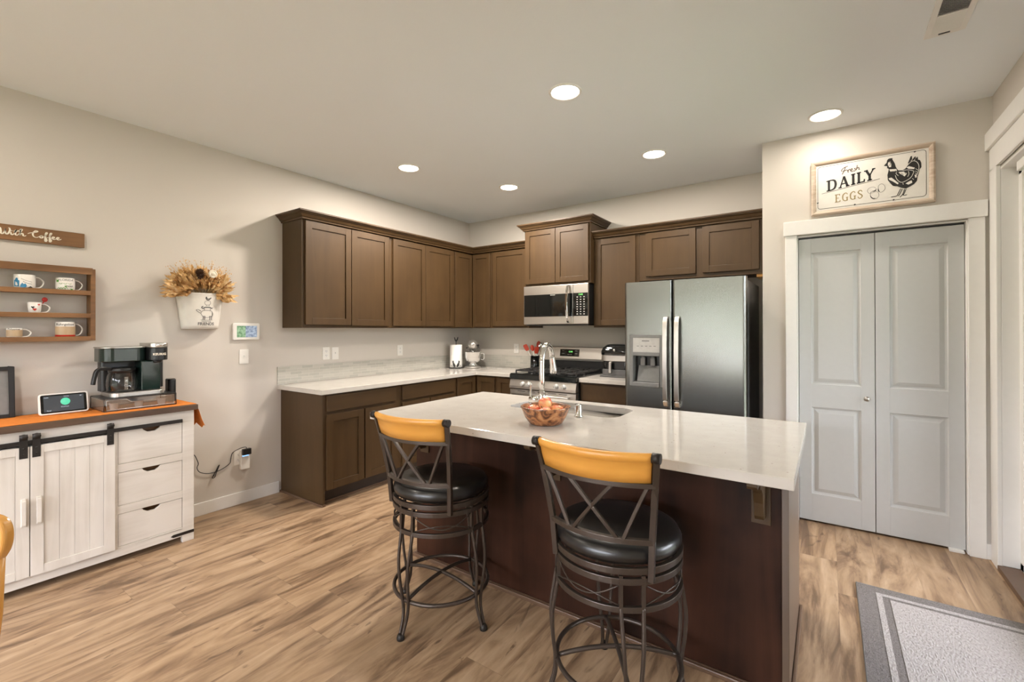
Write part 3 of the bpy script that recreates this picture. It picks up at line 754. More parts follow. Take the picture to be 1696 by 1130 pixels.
for i, (ax, ay, az, r, lb) in enumerate(ap):
    t = empty('apple', (0, 0, 0), lb, 'apple', 'apples in the wooden bowl')
    MB().lathe(appleprof(r), (0, 0, 0), 24).build('flesh', 'applemat', t)
    MB().tube([(0, 0, .6*r), (.002, 0, .95*r), (.005, .002, 1.15*r)], .0013, 6).build('stem', 'cone', t)
    t.location = (BX+ax, BY+ay, az); t.rotation_euler = (random.uniform(-.5, .5), random.uniform(-.5, .5), random.uniform(0, 6))

# ------------------------------------------------------------------ gas range
RX0, RX1, RY = 1.126, 1.893, -.665
rg = empty('gas_range', (1.51, -.35, 0), 'stainless freestanding gas range with black cooktop on the back wall', 'range')
mb = MB(); mb.mat('blk').box(RX0, RX1, -.64, -.03, .03, .905).box(RX0+.03, RX1-.03, -.60, -.06, 0, .03)
mb.build('body', None, rg, .002)
mb = MB().prism([(-.6405, .775), (-.700, .775), (-.700, .800), (-.680, .868), (-.6405, .868)], RX0+.002, RX1-.002, 'x'); mb.build('control_panel', 'steel2', rg, .002)
MB().prism([(-.02, .9055), (-.020, .9255), (-.665, .9255), (-.690, .918), (-.695, .870), (-.68, .8685), (-.641, .8685), (-.641, .9055)], RX0, RX1, 'x').build('cooktop', 'blkg', rg, .003)
for x in (1.293, 1.368, 1.506, 1.682, 1.765):
    mb = MB().lathe([(.024, 0), (.024, -.008), (.020, -.012), (.018, -.036), (.0, -.038)], (x, -.690, .825), 24, 'y'); mb.box(x-.004, x+.004, -.733, -.722, .806, .844)
    mb.build('knob', 'lgray', rg)
od = MB(); od.box(RX0+.004, RX1-.004, -.690, -.6405, .22, .765); od = od.build('oven_door', 'steel2', rg, .004)
MB().box(RX0+.10, RX1-.10, -.6925, -.6905, .33, .64).build('window', 'blkg', od)
mb = MB().tube([(RX0+.06, -.735, .722), (RX1-.06, -.735, .722)], .013, 14); mb.box(RX0+.07, RX0+.10, -.732, -.690, .712, .732).box(RX1-.10, RX1-.07, -.732, -.690, .712, .732); mb.build('handle', 'steel2', od)
mb = MB(); 
for i in range(5): mb.box(RX0+.10+i*.12, RX0+.19+i*.12, -.6915, -.6905, .748, .753)
mb.build('vent_slots', 'blk', od)
MB().box(RX0+.004, RX1-.004, -.688, -.6405, .045, .212).build('drawer', 'steel', rg, .004)
# cast iron grates
for gi, (gx0, gx1) in enumerate(((RX0+.035, RX0+.262), (RX0+.270, RX1-.270), (RX1-.262, RX1-.035))):
    mb = MB(); z = .952; yA, yB = -.620, -.075
    def bar(a, b): mb.tube([a, b], .006, 4, flat=(.011, .014))
    for y in (yA, (yA+yB)/2, yB): bar((gx0, y, z), (gx1, y, z))
    for x in (gx0, gx1): bar((x, yA, z), (x, yB, z))
    xm = (gx0+gx1)/2
    for yc in (yA+.136, yB-.136):
        for k in range(8):
            a = k*PI/4; bar((xm+.035*math.cos(a), yc+.035*math.sin(a), z), (xm+(.10 if k % 2 == 0 else .115)*math.cos(a), yc+(.13 if k % 4 == 2 else .10)*math.sin(a), z+.004))
    for x in (gx0, gx1):
        for y in (yA, yB): mb.box(x-.006, x+.006, y-.006, y+.006, .926, z)
    mb.build('grate', 'blkm', rg)
for x, y in ((RX0+.148, -.49), (RX0+.148, -.21), (1.51, -.35), (RX1-.148, -.49), (RX1-.148, -.21)):
    MB().lathe([(.045, .926), (.045, .934), (.034, .936), (.034, .943), (0, .944)], (x, y, 0), 24).build('burner', 'blkm', rg)
mb = MB(); mb.mat('blk').box(RX0, RX1, -.075, -.028, .9255, 1.035)
mb.build('backguard_base', None, rg, .002)
bgd = MB().prism([(-.028, 1.0355), (-.088, 1.0355), (-.092, 1.060), (-.070, 1.180), (-.060, 1.186), (-.028, 1.186)], RX0+.003, RX1-.003, 'x').build('backguard', 'steel2', rg, .003)
Tg = lambda u, v, d: (u, -.0925+(v-1.06)*.1833-d, v)
MB(Tg).box(1.39, 1.625, 1.083, 1.160, .0002, .003).build('display', 'blkg', bgd)
text('12:00', .022, lambda x, y, z: Tg(1.520+x, 1.133+y, .0034+z), 'amber', bgd, 'digits', extrude=.0002)
for r_, s in ((1.142, ('BAKE', 'BROIL')), (1.112, ('CLEAN', 'TIMER'))):
    for k, w_ in enumerate(s): text(w_, .011, lambda x, y, z, k=k, r_=r_: Tg((1.428, 1.588)[k]+x, r_+y, .0034+z), 'lgray', bgd, 'lettering', extrude=.0002)
text('START  OFF', .010, lambda x, y, z: Tg(1.508+x, 1.102+y, .0034+z), 'lgray', bgd, 'lettering', extrude=.0002)

# ------------------------------------------------------------------ over-the-range microwave
mw = empty('microwave_oven', (1.5, -.2, 1.43), 'stainless over-the-range microwave hanging above the gas range', 'microwave')
a0, a1, yF = 1.123, 1.888, -.414
MB().box(a0, a1, yF+.030, -.012, 1.434, 1.844).build('body', 'blk', mw, .003)
dr = MB().box(a0, 1.718, yF, yF+.0295, 1.434, 1.842).build('door', 'steel2', mw, .003)
MB().box(a0+.006, 1.716, yF-.0015, yF-.0002, 1.514, 1.748).build('window', 'blkg', dr)
pn = MB().box(1.721, a1, yF, yF+.0295, 1.434, 1.842).build('control_panel', 'steel2', mw, .003)
MB().box(1.723, a1-.002, yF-.0015, yF-.0002, 1.514, 1.748).build('keypad', 'blkg', pn)
text('12:00', .022, lambda x, y, z: (1.806+x, yF-.0018-z, 1.731+y), 'amber', pn, 'digits', extrude=.0002)
mb = MB()
for i in range(8):
    for j in range(3):
        x = 1.768+j*.038; z = 1.706-i*.0245; mb.box(x-.007, x+.007, yF-.0022, yF-.0016, z-.004, z+.004)
mb.build('buttons', 'lgray', pn)
MB().box(1.455, 1.513, yF-.0022, yF-.0016, 1.735, 1.7405).build('badge', 'lgray', dr)
pts = smooth_path([(1.674, yF-.002, 1.828), (1.674, yF-.030, 1.815), (1.672, yF-.047, 1.74), (1.671, yF-.052, 1.64), (1.672, yF-.047, 1.54), (1.674, yF-.030, 1.462), (1.674, yF-.002, 1.450)], 5)
MB().tube(pts, .01, flat=(.026, .012)).build('handle', 'chrome', dr, .004)
MB().box(a0+.01, a1-.01, yF+.03, -.03, 1.420, 1.4335).build('vent_grille', 'blkm', mw)

# ------------------------------------------------------------------ refrigerator
F0, F1, FY, FT = 2.424, 3.353, -.840, 1.773
fr = empty('refrigerator', (2.89, -.4, 0), 'tall side-by-side stainless refrigerator with an ice and water dispenser', 'refrigerator')
MB().box(F0+.004, F1-.004, -.765, -.035, .02, FT-.018).build('body', 'dgray', fr, .006)
MB().box(F0+.02, F1-.02, -.72, -.1, 0, .02).build('base', 'blk', fr)
MB().box(F0+.03, F0+.13, -.80, -.70, FT-.018, FT-.002).box(F1-.13, F1-.03, -.80, -.70, FT-.018, FT-.002).build('hinge_cover', 'dgray', fr, .003)
fm = 2.8205
def dprof(x0, x1, rl=.016, rr=.016, bow=.004):
    pts = [(x0, -.768)]
    pts += [(x0+rl+rl*math.cos(a), FY+rl+rl*math.sin(a)) for a in [PI+i*PI/2/5 for i in range(6)]]
    pts += [(x1-rr+rr*math.cos(a), FY+rr+rr*math.sin(a)) for a in [1.5*PI+i*PI/2/5 for i in range(6)]]
    pts += [(x1, -.768)]; return pts
D0, D1, Z0, Z1 = 2.500, 2.724, .938, 1.158      # dispenser recess
mb = MB().prism(dprof(F0, fm-.005, .022), .075, Z0, smooth=False).prism(dprof(F0, fm-.005, .022), Z1, FT)
lp = [p for p in dprof(F0, fm-.005, .022) if p[0] < 2.46]; mb.prism(lp[:]+[(D0, FY), (D0, -.768)], Z0, Z1)
rp = [p for p in dprof(F0, fm-.005, .022) if p[0] > 2.78]; mb.prism([(D1, -.768), (D1, FY)]+rp, Z0, Z1)
ld = mb.build('left_door', 'steel', fr)
rd = MB().prism(dprof(fm+.005, F1, .016, .022), .075, FT).build('right_door', 'steel', fr)
for o in (ld, rd):
    for p in o.data.polygons: p.use_smooth = False
MB().box(fm-.004, fm+.004, -.80, -.768, .08, FT-.003).build('gasket', 'blk', fr)
for x, dd in ((2.777, ld), (2.867, rd)):
    s = 1 if x > fm else -1
    pts = smooth_path([(x, FY-.001, 1.474), (x, FY-.030, 1.462), (x, FY-.052, 1.38), (x, FY-.060, 1.12), (x, FY-.052, .86), (x, FY-.030, .776), (x, FY-.001, .764)], 6)
    MB().tube(pts, .01, flat=(.034, .017)).build('handle', 'steel2', dd, .006, seg=3)
# dispenser
T = lambda u, v, d: (u, FY-d, v)
mb = MB(T); x0, x1, z0, z1 = 2.472, 2.749, .908, 1.334
mb.box(x0, D0, z0, z1, .0005, .012).box(D1, x1, z0, z1, .0005, .012).box(D0, D1, z0, Z0, .0005, .012).box(D0, D1, Z1, 1.190, .0005, .012).box(D0, D1, 1.308, z1, .0005, .012)
dp = mb.build('dispenser_frame', 'gray', ld, .003)
MB(T).box(D0-.004, D1+.002, 1.190, 1.308, .0005, .0105).build('control_panel', 'lgray', ld)
mb = MB(T)
for k in range(5): mb.box(2.535+k*.035, 2.553+k*.035, 1.238, 1.241, .0106, .0112)
mb.box(2.578, 2.640, 1.280, 1.285, .0106, .0112); mb.build('panel_print', 'blk', ld)
mb = MB(); mb.mat('blk').box(D0, D1, -.772, -.768, Z0, Z1); mb.mat('gray').box(D0, D0+.003, -.839, -.772, Z0, Z1).box(D1-.003, D1, -.839, -.772, Z0, Z1).box(D0, D1, -.839, -.772, Z0, Z0+.004).mat('blk').box(D0, D1, -.839, -.772, Z1-.003, Z1)
mb.build('dispenser_recess', None, ld)
mb = MB().prism([(-.834, .945), (-.775, .945), (-.775, 1.075), (-.782, 1.075)], D0+.030, D1-.006, 'x'); mb.build('drip_plate', 'gray', ld)
for x in (2.572, 2.655): MB().box(x-.020, x+.020, -.815, -.795, 1.075, 1.140).box(x-.014, x+.014, -.81, -.775, 1.12, 1.155).build('paddle', 'gray', ld, .006)

# ------------------------------------------------------------------ sideboard
SY0_, SY1_ = -4.805, -3.285
SF = .395; ST = .889
sb = empty('sideboard', (.2, (SY0_+SY1_)/2, 0), 'long whitewashed farmhouse sideboard with sliding barn doors and a dark wooden top', 'sideboard')
mb = MB(); yR, yL = -3.290, -4.800
for y0, y1 in ((-3.355, yR), (-3.700, -3.682), (yL, -4.735), (-4.408, -4.390)): mb.box(SF-.03, SF, y0, y1, .088, .782)
mb.box(SF-.03, SF, -4.735, -3.355, .040, .088).box(SF-.03, SF, yL, yR, .782, .8545)
for (y0, y1) in ((-3.682, -3.355), (-4.735, -4.408)):
    for z0, z1 in ((.088, .097), (.291, .338), (.536, .585)): mb.box(SF-.03, SF, y0, y1, z0, z1)
mb.box(.018, SF-.031, yR-.02, yR, .05, .8545).box(.018, SF-.031, yL, yL+.02, .05, .8545).box(.018, .03, yL, yR, .05, .8545).box(.018, SF-.031, yL+.02, yR-.02, .05, .07)
for y in (yR-.065, yL): mb.box(SF-.03, SF, y, y+.065, .0, .088)
for y in (yR-.05, yL): mb.box(.018, .06, y, y+.05, 0, .05)
mb.build('body', 'wwh', sb, .0015)
MB().box(.004, .418, SY0_-.012, SY1_+.012, .8555, ST).build('top', 'topwood', sb, .002)
def drawer(y0, y1, z0, z1):
    T = lambda u, v, d: (SF-.016+d, u, v)
    ym = (y0+y1)/2; n = [(ym+.048, z1), (ym+.040, z1-.012), (ym+.018, z1-.026), (ym-.018, z1-.026), (ym-.040, z1-.012), (ym-.048, z1)]
    pts = [(y0, z0), (y1, z0), (y1, z1)]+n+[(y0, z1)]
    d = MB().prism([(a, b) for a, b in pts], SF-.018, SF-.002, 'x').build('drawer', 'wwh', sb, .0015)
    MB().box(SF-.06, SF-.030, y0+.01, y1-.01, z0+.005, z1-.028).box(SF-.09, SF-.06, y0+.01, y1-.01, z0+.005, z1-.005).build('drawer_box', 'walnut', d)
for a, b in ((-3.680, -3.357), (-4.733, -4.410)):
    for z0, z1 in ((.099, .289), (.340, .534), (.587, .780)): drawer(a, b, z0, z1)
def barn(y0, y1, hy):
    mb = MB(); X0, X1 = SF+.002, SF+.018; z0, z1 = .092, .772
    mb.box(X0, X1, y0, y0+.050, z0, z1).box(X0, X1, y1-.050, y1, z0, z1).box(X0, X1, y0+.05, y1-.05, z0, z0+.045).box(X0, X1, y0+.05, y1-.05, z1-.040, z1)
    w_ = (y1-y0-.1)/4
    for k in range(4): mb.box(X0, X1-.007, y0+.05+k*w_+.0004, y0+.05+(k+1)*w_-.0004, z0+.045, z1-.04)
    d = mb.build('door', 'ww', sb, .0012)
    MB().box(X1, X1+.014, hy-.009, hy+.009, .362, .505).box(X1+.014, X1+.022, hy-.009, hy+.009, .370, .497).build('handle', 'ww', d, .002)
    for y in (y0+.022, y1-.022):
        mb = MB(); mb.box(SF+.0185, SF+.0225, y-.0155, y+.0155, .714, .838)
        mb.build('hanger', 'iron', d, .001)
        m2 = MB().lathe([(.016, 0), (.016, .008), (.0, .009)], (SF+.0225, y, .825), 18, 'x')
        for z in (.735, .765): m2.lathe([(.0045, 0), (.0045, .003), (0, .004)], (SF+.0225, y, z), 10, 'x')
        m2.build('roller', 'iron', d)
barn(-4.0440, -3.699, -4.014); barn(-4.394, -4.0475, -4.071)
MB().box(SF+.0005, SF+.0065+.008, -4.730, -3.358, .782, .803).build('rail', 'iron', sb, .001)
for y0, y1, p in ((-3.406, -3.2905, -3.42), (-4.6795, -4.7995, -4.67)):
    MB().prism([(p, .0585), (y0, .067), (y1, .067), (y1, .049), (y0, .049)], SF+.0003, SF+.003, 'x').build('strap', 'iron', sb)
mb = MB(); r1 = .8895
mb.box(.035, .392, SY0_-.012, SY1_+.0125, r1, r1+.0018)
prev = None
for y_, z_, xl in ((SY1_+.0125, r1+.001, .392), (SY1_+.018, r1-.012, .392), (SY1_+.030, .84, .395), (SY1_+.045, .78, .40), (SY1_+.062, .728, .405)):
    row = [mb.v((.12+(xl-.12)*k/8, y_+.004*math.sin(k*1.3), z_+(.014*math.sin(k*1.9) if z_ < .75 else 0))) for k in range(9)]
    if prev:
        for k in range(8): mb.f([prev[k], prev[k+1], row[k+1], row[k]], True)
    prev = row
tag(mb.build('table_runner', 'runner', None, .0006), 'orange cloth runner along the sideboard top, its end hanging over the right side', 'table runner')
TZ = r1+.0022
# coffee pod drawer with pods
X0, X1, Y0, Y1, Z1_ = .050, .318, -3.728, -3.364, .966
t = empty('coffee_pod_tray', (.18, -3.55, TZ), 'bronze wire pod drawer under the black coffee maker on the sideboard', 'pod drawer')
mb = MB()
for z in (TZ+.004, Z1_): mb.tube([(X1, Y0, z), (X1, Y1, z), (X0, Y1, z), (X0, Y0, z)], .0028, 8, closed=True)
for x, y in ((X0, Y0), (X1, Y0), (X0, Y1), (X1, Y1)): mb.tube([(x, y, TZ+.003), (x, y, Z1_)], .0028, 8)
mb.build('wire_frame', 'bronze', t)
M['meshb'] = None
def wiremesh():
    t = NT('bronze_wire_mesh'); t.set((.30, .22, .15), .5, .3)
    o = t.obj(); sp = t.add('ShaderNodeSeparateXYZ'); t.link(o, sp.inputs[0]); hs = []
    s = t.math('ADD', sp.outputs[0], sp.outputs[1])
    for a in (s, sp.outputs[2]): hs.append(t.math('LESS_THAN', t.math('FRACT', t.math('MULTIPLY', a, 300.0)), .24))
    f = t.math('MAXIMUM', hs[0], hs[1])
    tr = t.add('ShaderNodeBsdfTransparent'); mx = t.add('ShaderNodeMixShader'); t.link(f, mx.inputs[0]); t.link(tr.outputs[0], mx.inputs[1]); t.link(t.b.outputs[0], mx.inputs[2])
    t.link(mx.outputs[0], t.n['Material Output'].inputs[0]); return t.m
M['meshb'] = wiremesh()
mb = MB()
ym = (Y0+Y1)/2
top = [(Y1-.012, Z1_-.008), (ym+.075, Z1_-.008), (ym+.052, Z1_-.026), (ym-.052, Z1_-.026), (ym-.075, Z1_-.008), (Y0+.012, Z1_-.008)]
mb.prism([(Y0+.012, TZ+.008), (Y1-.012, TZ+.008)]+top, X1-.002, X1-.0014, 'x')
mb.box(X0+.01, X1-.01, Y0+.0015, Y0+.002, TZ+.008, Z1_-.008).box(X0+.01, X1-.01, Y1-.002, Y1-.0015, TZ+.008, Z1_-.008)
mb.build('mesh_panel', 'meshb', t)
mb = MB().tube([(X1+.001, y, z) for y, z in [(Y0+.012, TZ+.010)]+[(Y1-.012, TZ+.010)]+top], .0022, 6, closed=True); mb.build('drawer_rim', 'nickel', t)
MB().box(X0, X1, Y0, Y1, Z1_+.003, Z1_+.0045).build('shelf', 'blk', t)
for k, (y, lb) in enumerate(((-3.67, 'white coffee pod in the wire drawer, the one nearest the smart display'), (-3.548, 'white coffee pod in the middle of the wire drawer'), (-3.43, 'white coffee pod in the wire drawer, the one nearest the black speaker'))):
    tag(MB().lathe([(.017, TZ+.002), (.018, TZ+.004), (.024, TZ+.042), (.026, TZ+.044), (.026, TZ+.046), (0, TZ+.046)], (X1-.045, y, 0), 24).build('coffee_pod', 'mug'), lb, 'coffee pod', 'coffee pods in the wire drawer')
# coffee maker
CZ = Z1_+.005
cm = empty('coffee_maker', (.18, -3.57, CZ), 'black and steel dual coffee maker with a glass carafe standing on the pod drawer', 'coffee maker')
def rp(x0, x1, y0, y1, r): return rrect(x0, x1, y0, y1, r, 6)
MB().prism(rp(.060, .302, -3.690, -3.412, .045), CZ, CZ+.026, smooth=False).build('base', 'steel2', cm, .003)
MB().prism(rp(.055, .135, -3.700, -3.372, .02), CZ+.0265, 1.190).build('rear_tank', 'blk', cm, .003)
MB().box(.1355, .265, -3.532, -3.432, CZ+.0265, 1.185).build('front_panel', 'coffee_green', cm, .006, seg=3)
MB().prism(rp(.055, .255, -3.724, -3.492, .06), 1.1855, 1.268).build('brew_housing', 'coffee_green', cm, .004)
MB().prism(rp(.052, .259, -3.728, -3.488, .06), 1.2685, 1.276).build('top_cover', 'nickel', cm, .002)
hd = MB().prism(rp(.08, .318, -3.497, -3.398, .045), 1.188, 1.268).build('single_cup_head', 'blk', cm, .003)
MB().prism(rp(.078, .321, -3.500, -3.395, .046), 1.2685, 1.298).build('head_lid', 'nickel', hd, .004)
MB().tube([(.327, -3.475, 1.284), (.331, -3.447, 1.284), (.327, -3.420, 1.284)], .0075, 10).build('lid_handle', 'chrome', hd)
MB().lathe([(.022, 1.170), (.026, 1.188)], (.265, -3.448, 0), 20).build('spout', 'blk', hd)
text('KEURIG', .0190, lambda x, y, z: (.3195+z-.9*(x*x), -3.454+x, 1.226+y), 'cream', hd, offset=.0008, spacing=1.1)
cy = -3.614
MB().lathe([(.070, CZ+.028), (.074, CZ+.036), (.077, CZ+.075), (.072, CZ+.125), (.064, CZ+.145)], (.205, cy, 0), 36, cap=False).build('carafe_glass', 'jug', cm)
MB().lathe([(.064, CZ+.1455), (.066, CZ+.1455), (.068, CZ+.170), (.060, CZ+.176), (0, CZ+.177)], (.205, cy, 0), 36).build('carafe_lid', 'blk', cm)
MB().lathe([(.069, CZ+.0275), (.062, CZ+.031), (0, CZ+.031)], (.205, cy, 0), 36).build('warming_plate', 'blk', cm)
MB().tube(smooth_path([(.235, cy-.062, 1.142), (.262, cy-.105, 1.150), (.275, cy-.135, 1.138), (.282, cy-.148, 1.100), (.288, cy-.156, 1.058)]), .012, flat=(.016, .020)).build('carafe_handle', 'blk', cm, .004)
mb = MB()
for k in range(9): mb.box(.2815, .2822, cy-.008, cy+.010, CZ+.045+k*.009, CZ+.0465+k*.009)
mb.build('carafe_scale', 'cream', cm)
# speaker
t = empty('smart_speaker', (.12, -3.315, TZ), 'small black smart speaker at the right end of the sideboard, behind the coffee maker', 'speaker')
MB().prism(rp(.075, .155, -3.350, -3.303, .02), TZ, 1.045).build('body', 'blk', t, .006); MB().prism(rp(.080, .150, -3.346, -3.307, .018), 1.0455, 1.047).build('top_panel', 'blkg', t)
# smart display
sd = empty('smart_display', (.16, -3.88, TZ), 'white framed smart display with a glowing green circle on the sideboard', 'smart display')
tilt = .24; RW_ = math.radians(4)
def TD(u, v, d):   # u along the screen, v up the screen, d out of the screen
    x = .175+d*math.cos(tilt)-v*math.sin(tilt); z = TZ+.004+v*math.cos(tilt)+d*math.sin(tilt); return (x, -3.868+u, z)
def rect3(T, u0, u1, v0, v1, d0, d1, r, n=5):
    mb = MB(T); mb.prism(rrect(u0, u1, v0, v1, r, n), d0, d1); return mb
rect3(TD, -.107, .107, 0, .122, -.014, 0, .014).build('bezel', 'plastic', sd, .003)
rect3(TD, -.098, .098, .008, .114, .0002, .001, .008).build('screen', 'blkg', sd)
scn = rect3(TD, -.086, .086, .016, .106, .0012, .0016, .002).build('display_image', 'scr_d', sd)
MB(TD).lathe([(.021, .0018), (0, .0019)], (.005, .070, 0), 28).build('green_badge', 'scr_g', sd)
mb = MB(TD); ribbon(mb, [(-.003, .071), (.002, .064), (.013, .078)], .0022, n=4); 
for v in mb.bm.verts: pass
mb.build('tick', 'scr_w', sd)
for u, v, s in ((-.075, .098, '12:04'), (.072, .098, '68'), (.002, .040, 'Disarmed'), (-.065, .022, 'Panel'), (.01, .100, 'Home')):
    text(s, .0085, lambda x, y, z, u=u, v=v: TD(u+x, v+y, .0018+z), 'scr_w', sd, 'lettering', extrude=.0001)
mb = MB().prism([(-3.95, TZ), (-3.79, TZ), (-3.81, TZ+.075), (-3.93, TZ+.075)], .075, .130, 'x'); mb.build('stand', 'plastic', sd, .008, seg=3)
# dark framed board leaning on the wall
t = empty('framed_board', (.05, -4.2, TZ), 'dark framed grey board leaning on the wall at the far left of the sideboard', 'framed board')
Tt = lambda u, v, d: (.060+d-.09*v, u, TZ+v)
mb = MB(Tt); mb.box(-4.075, -4.052, 0, .285, 0, .022).box(-4.40, -4.377, 0, .285, 0, .022).box(-4.377, -4.075, .262, .285, 0, .022).box(-4.377, -4.075, 0, .02, 0, .022); mb.build('frame', 'blk', t, .004)
MB(Tt).box(-4.377, -4.075, .02, .262, .004, .010).build('panel', 'gray', t)
mb = MB(Tt)
for k in range(9): ribbon(mb, [(-4.083+.004*math.sin(k), .03+k*.026), (-4.079, .043+k*.026), (-4.086, .052+k*.026)], .003)
mb.build('painted_reflection', 'nickel', t)  # curly silvery reflection drawn as thin metal ribbons

# ------------------------------------------------------------------ left wall: sign, mug shelf, mugs
W_, Zs = .0215, 1.927
ss = empty('wall_sign', (.01, -4.2, 1.94), 'brown wooden plank sign with cream cursive writing above the mug shelf', 'wall sign')
MB().box(.001, .020, -4.70, -3.749, 1.897, 1.984).build('board', 'signwood', ss, .0015)
strokes = [
 [(-.1, 1.3), (.1, 2.1), (.38, 2.2), (.5, 1.2), (.55, .15), (.85, .1), (1.15, 1.2), (1.25, 2.1)], [(1.25, 2.1), (1.22, 1.0), (1.35, .1), (1.65, .25), (1.95, 1.5), (1.9, 2.4), (1.7, 2.5)],
 [(2.15, 1.0), (2.15, .3), (2.35, .02), (2.62, .45)], [(2.2, 1.45), (2.26, 1.6)],
 [(2.62, .45), (2.95, 1.6), (3.0, 2.1), (2.85, 1.0), (2.9, .15), (3.15, .05), (3.4, .5)], [(2.5, 1.45), (3.2, 1.6), (3.9, 2.3)],
 [(3.4, .5), (3.8, 1.7), (3.95, 2.4), (3.72, 2.3), (3.62, 1.1), (3.6, .0)], [(3.6, .0), (3.75, .7), (4.0, 1.0), (4.12, .6), (4.15, .15), (4.4, .02), (4.65, .35)],
 [(4.9, 1.1), (5.3, 1.5), (5.8, 1.75), (6.5, 2.2), (6.55, 2.55), (6.2, 2.5), (5.85, 1.7), (5.8, .8), (6.05, .15), (6.5, .05), (6.95, .6)],
 [(7.2, .98), (7.0, .6), (7.1, .1), (7.4, .1), (7.5, .6), (7.3, .98), (7.35, .75), (7.75, .7)]]
for k in (0, .78): strokes.append([(7.75+k, .5), (8.1+k, 1.4), (8.3+k, 2.2), (8.15+k, 2.4), (8.0+k, 1.5), (7.95+k, 0), (7.95+k, -1.0), (8.1+k, -1.15), (8.25+k, -.5), (8.1+k, .1), (8.45+k, .45)])
for k in (0, .82): strokes.append([(9.2+k, .35), (9.5+k, .55), (9.58+k, .9), (9.35+k, .98), (9.22+k, .5), (9.4+k, .03), (9.8+k, .2), (10.02+k, .5)])
mb = MB(lambda u, v, d: (.0203+d, -4.113+u*.0238, Zs+v*.0150-.0*(u)))
for s in strokes: ribbon(mb, s, lambda q: .14+.20*math.sin(PI*q))
for v in mb.bm.verts: pass
mb.build('lettering', 'cream', ss)
for v in ss.children[-1].data.vertices: pass

ms = empty('mug_shelf', (.05, -4.2, 1.3), 'three-tier brown wooden mug shelf on the left wall above the coffee maker', 'wall shelf')
XS = .092
MB().box(.001, XS, -3.736, -3.713, 1.317, 1.760).build('side_panel', 'walnut', ms, .0015)
MB().box(.001, XS, -4.73, -4.707, 1.317, 1.760).build('side_panel', 'walnut', ms, .0015)
for z in (1.3175, 1.458, 1.598): MB().box(.001, XS-.001, -4.7065, -3.7365, z, z+.0155).build('shelf_board', 'walnut', ms, .001)
for z in (1.3335, 1.474, 1.614):
    pass
for z in (1.3175, 1.458, 1.598): MB().box(XS-.0005, XS+.009, -4.720, -3.7365, z-.001, z+.026).build('front_lip', 'walnut', ms, .001)
MB().box(XS-.0005, XS+.009, -4.720, -3.728, 1.724, 1.765).build('front_lip', 'walnut', ms, .001)
MB().box(.001, XS-.001, -4.7065, -3.7365, 1.742, 1.759).build('shelf_board', 'walnut', ms, .001)

def cyl_map(cx, cy, r, z0, ang):
    return lambda x, y, z: (cx+(r+.0004+z)*math.cos(ang+x/r), cy+(r+.0004+z)*math.sin(ang+x/r), z0+y)
FA = -.20      # direction a mug's print faces
def mug(y, z, r, h, label, taper=0, hr=None):
    cx = .0465
    t = empty('coffee_mug', (cx, y, z), label, 'mug', 'mugs on the wall shelf')
    pr = [(0, z+.001), (r*.80-taper, z+.001), (r*.92-taper, z+.004), (r-taper*.5, z+h*.3), (r, z+h-.002), (r-.001, z+h), (r-.004, z+h-.001), (r-.005-taper*.5, z+h*.3), (r*.8-taper, z+.008), (0, z+.007)]
    MB().lathe(pr, (cx, y, 0), 36).build('cup', 'mug', t)
    hh = h*.36
    pts = smooth_path([(cx, y+r-.003, z+h*.5+hh), (cx, y+r+.014, z+h*.5+hh*.96), (cx, y+r+.030, z+h*.5+hh*.4), (cx, y+r+.031, z+h*.5-hh*.2), (cx, y+r+.018, z+h*.5-hh*.85), (cx, y+r-.006-taper*.5, z+h*.5-hh)], 5)
    MB().tube(pts, .0038, 8).build('handle', 'mug', t); return t, cx
def blob(T, pts, mat, parent, name='print'):
    return MB(T).prism(pts, .0001, .0006).build(name, mat, parent)
SZ = (1.6245+.0155-.026, 1.474, 1.3335)
z = 1.614
t, cx = mug(-4.012, z, .0445, .086, 'white mug with blue harbour print, largest mug on the top tier of the shelf')
T = cyl_map(cx, -4.012, .0445, z, FA)
blob(T, [(-.045, .018), (-.020, .016), (-.018, .050), (-.024, .052), (-.026, .064), (-.034, .066), (-.040, .054), (-.046, .052)], 'blue', t)
blob(T, [(-.016, .012), (.004, .010), (.012, .020), (.006, .034), (-.002, .030), (-.006, .038), (-.014, .026)], 'blue', t)
blob(T, [(.010, .008), (.034, .006), (.036, .014), (.026, .020), (.020, .015)], 'ink', t)
text('Sitka', .012, lambda x, y, z_: T(.018+x, .055+y, z_), 'inkg', t) if False else None
mb = MB(T); ribbon(mb, [(-.012, .062), (.01, .050), (.034, .044)], .0016, .0005); ribbon(mb, [(-.004, .046), (.014, .036), (.034, .032)], .002, .0005); mb.build('print_line', 'inkg', t)
t, cx = mug(-3.842, z, .044, .082, 'white mug with green print and lettering, right end of the top tier of the shelf')
T = cyl_map(cx, -3.842, .044, z, FA)
text('FLORIDA', .017, lambda x, y, z_: T(x+.004, .068+y, z_), 'inkg', t, extrude=.0002)
for (a, b, s) in ((-.036, .062, .010), (.002, .030, .006), (.030, .012, .009)):
    blob(T, [(a+s*math.cos(q*PI/4)*(1 if q % 2 else .6), b+s*math.sin(q*PI/4)*(1 if q % 2 else .6)) for q in range(8)], 'green', t)
mb = MB(T)
for a in range(4): ribbon(mb, [(-.036+a*.012, .014), (-.030+a*.012, .024), (-.024+a*.012, .013)], .0018, .0005)
for a in range(3): ribbon(mb, [(-.028+a*.02, .048), (-.018+a*.02, .044), (-.012+a*.02, .050)], .0018, .0005)
mb.build('print_line', 'green', t)
mb = MB(T)
for a in range(4): ribbon(mb, [(.006+a*.008, .026), (.008+a*.008, .036), (.012+a*.008, .027)], .0016, .0005)
mb.build('print_line', 'inkg', t)
z = 1.474
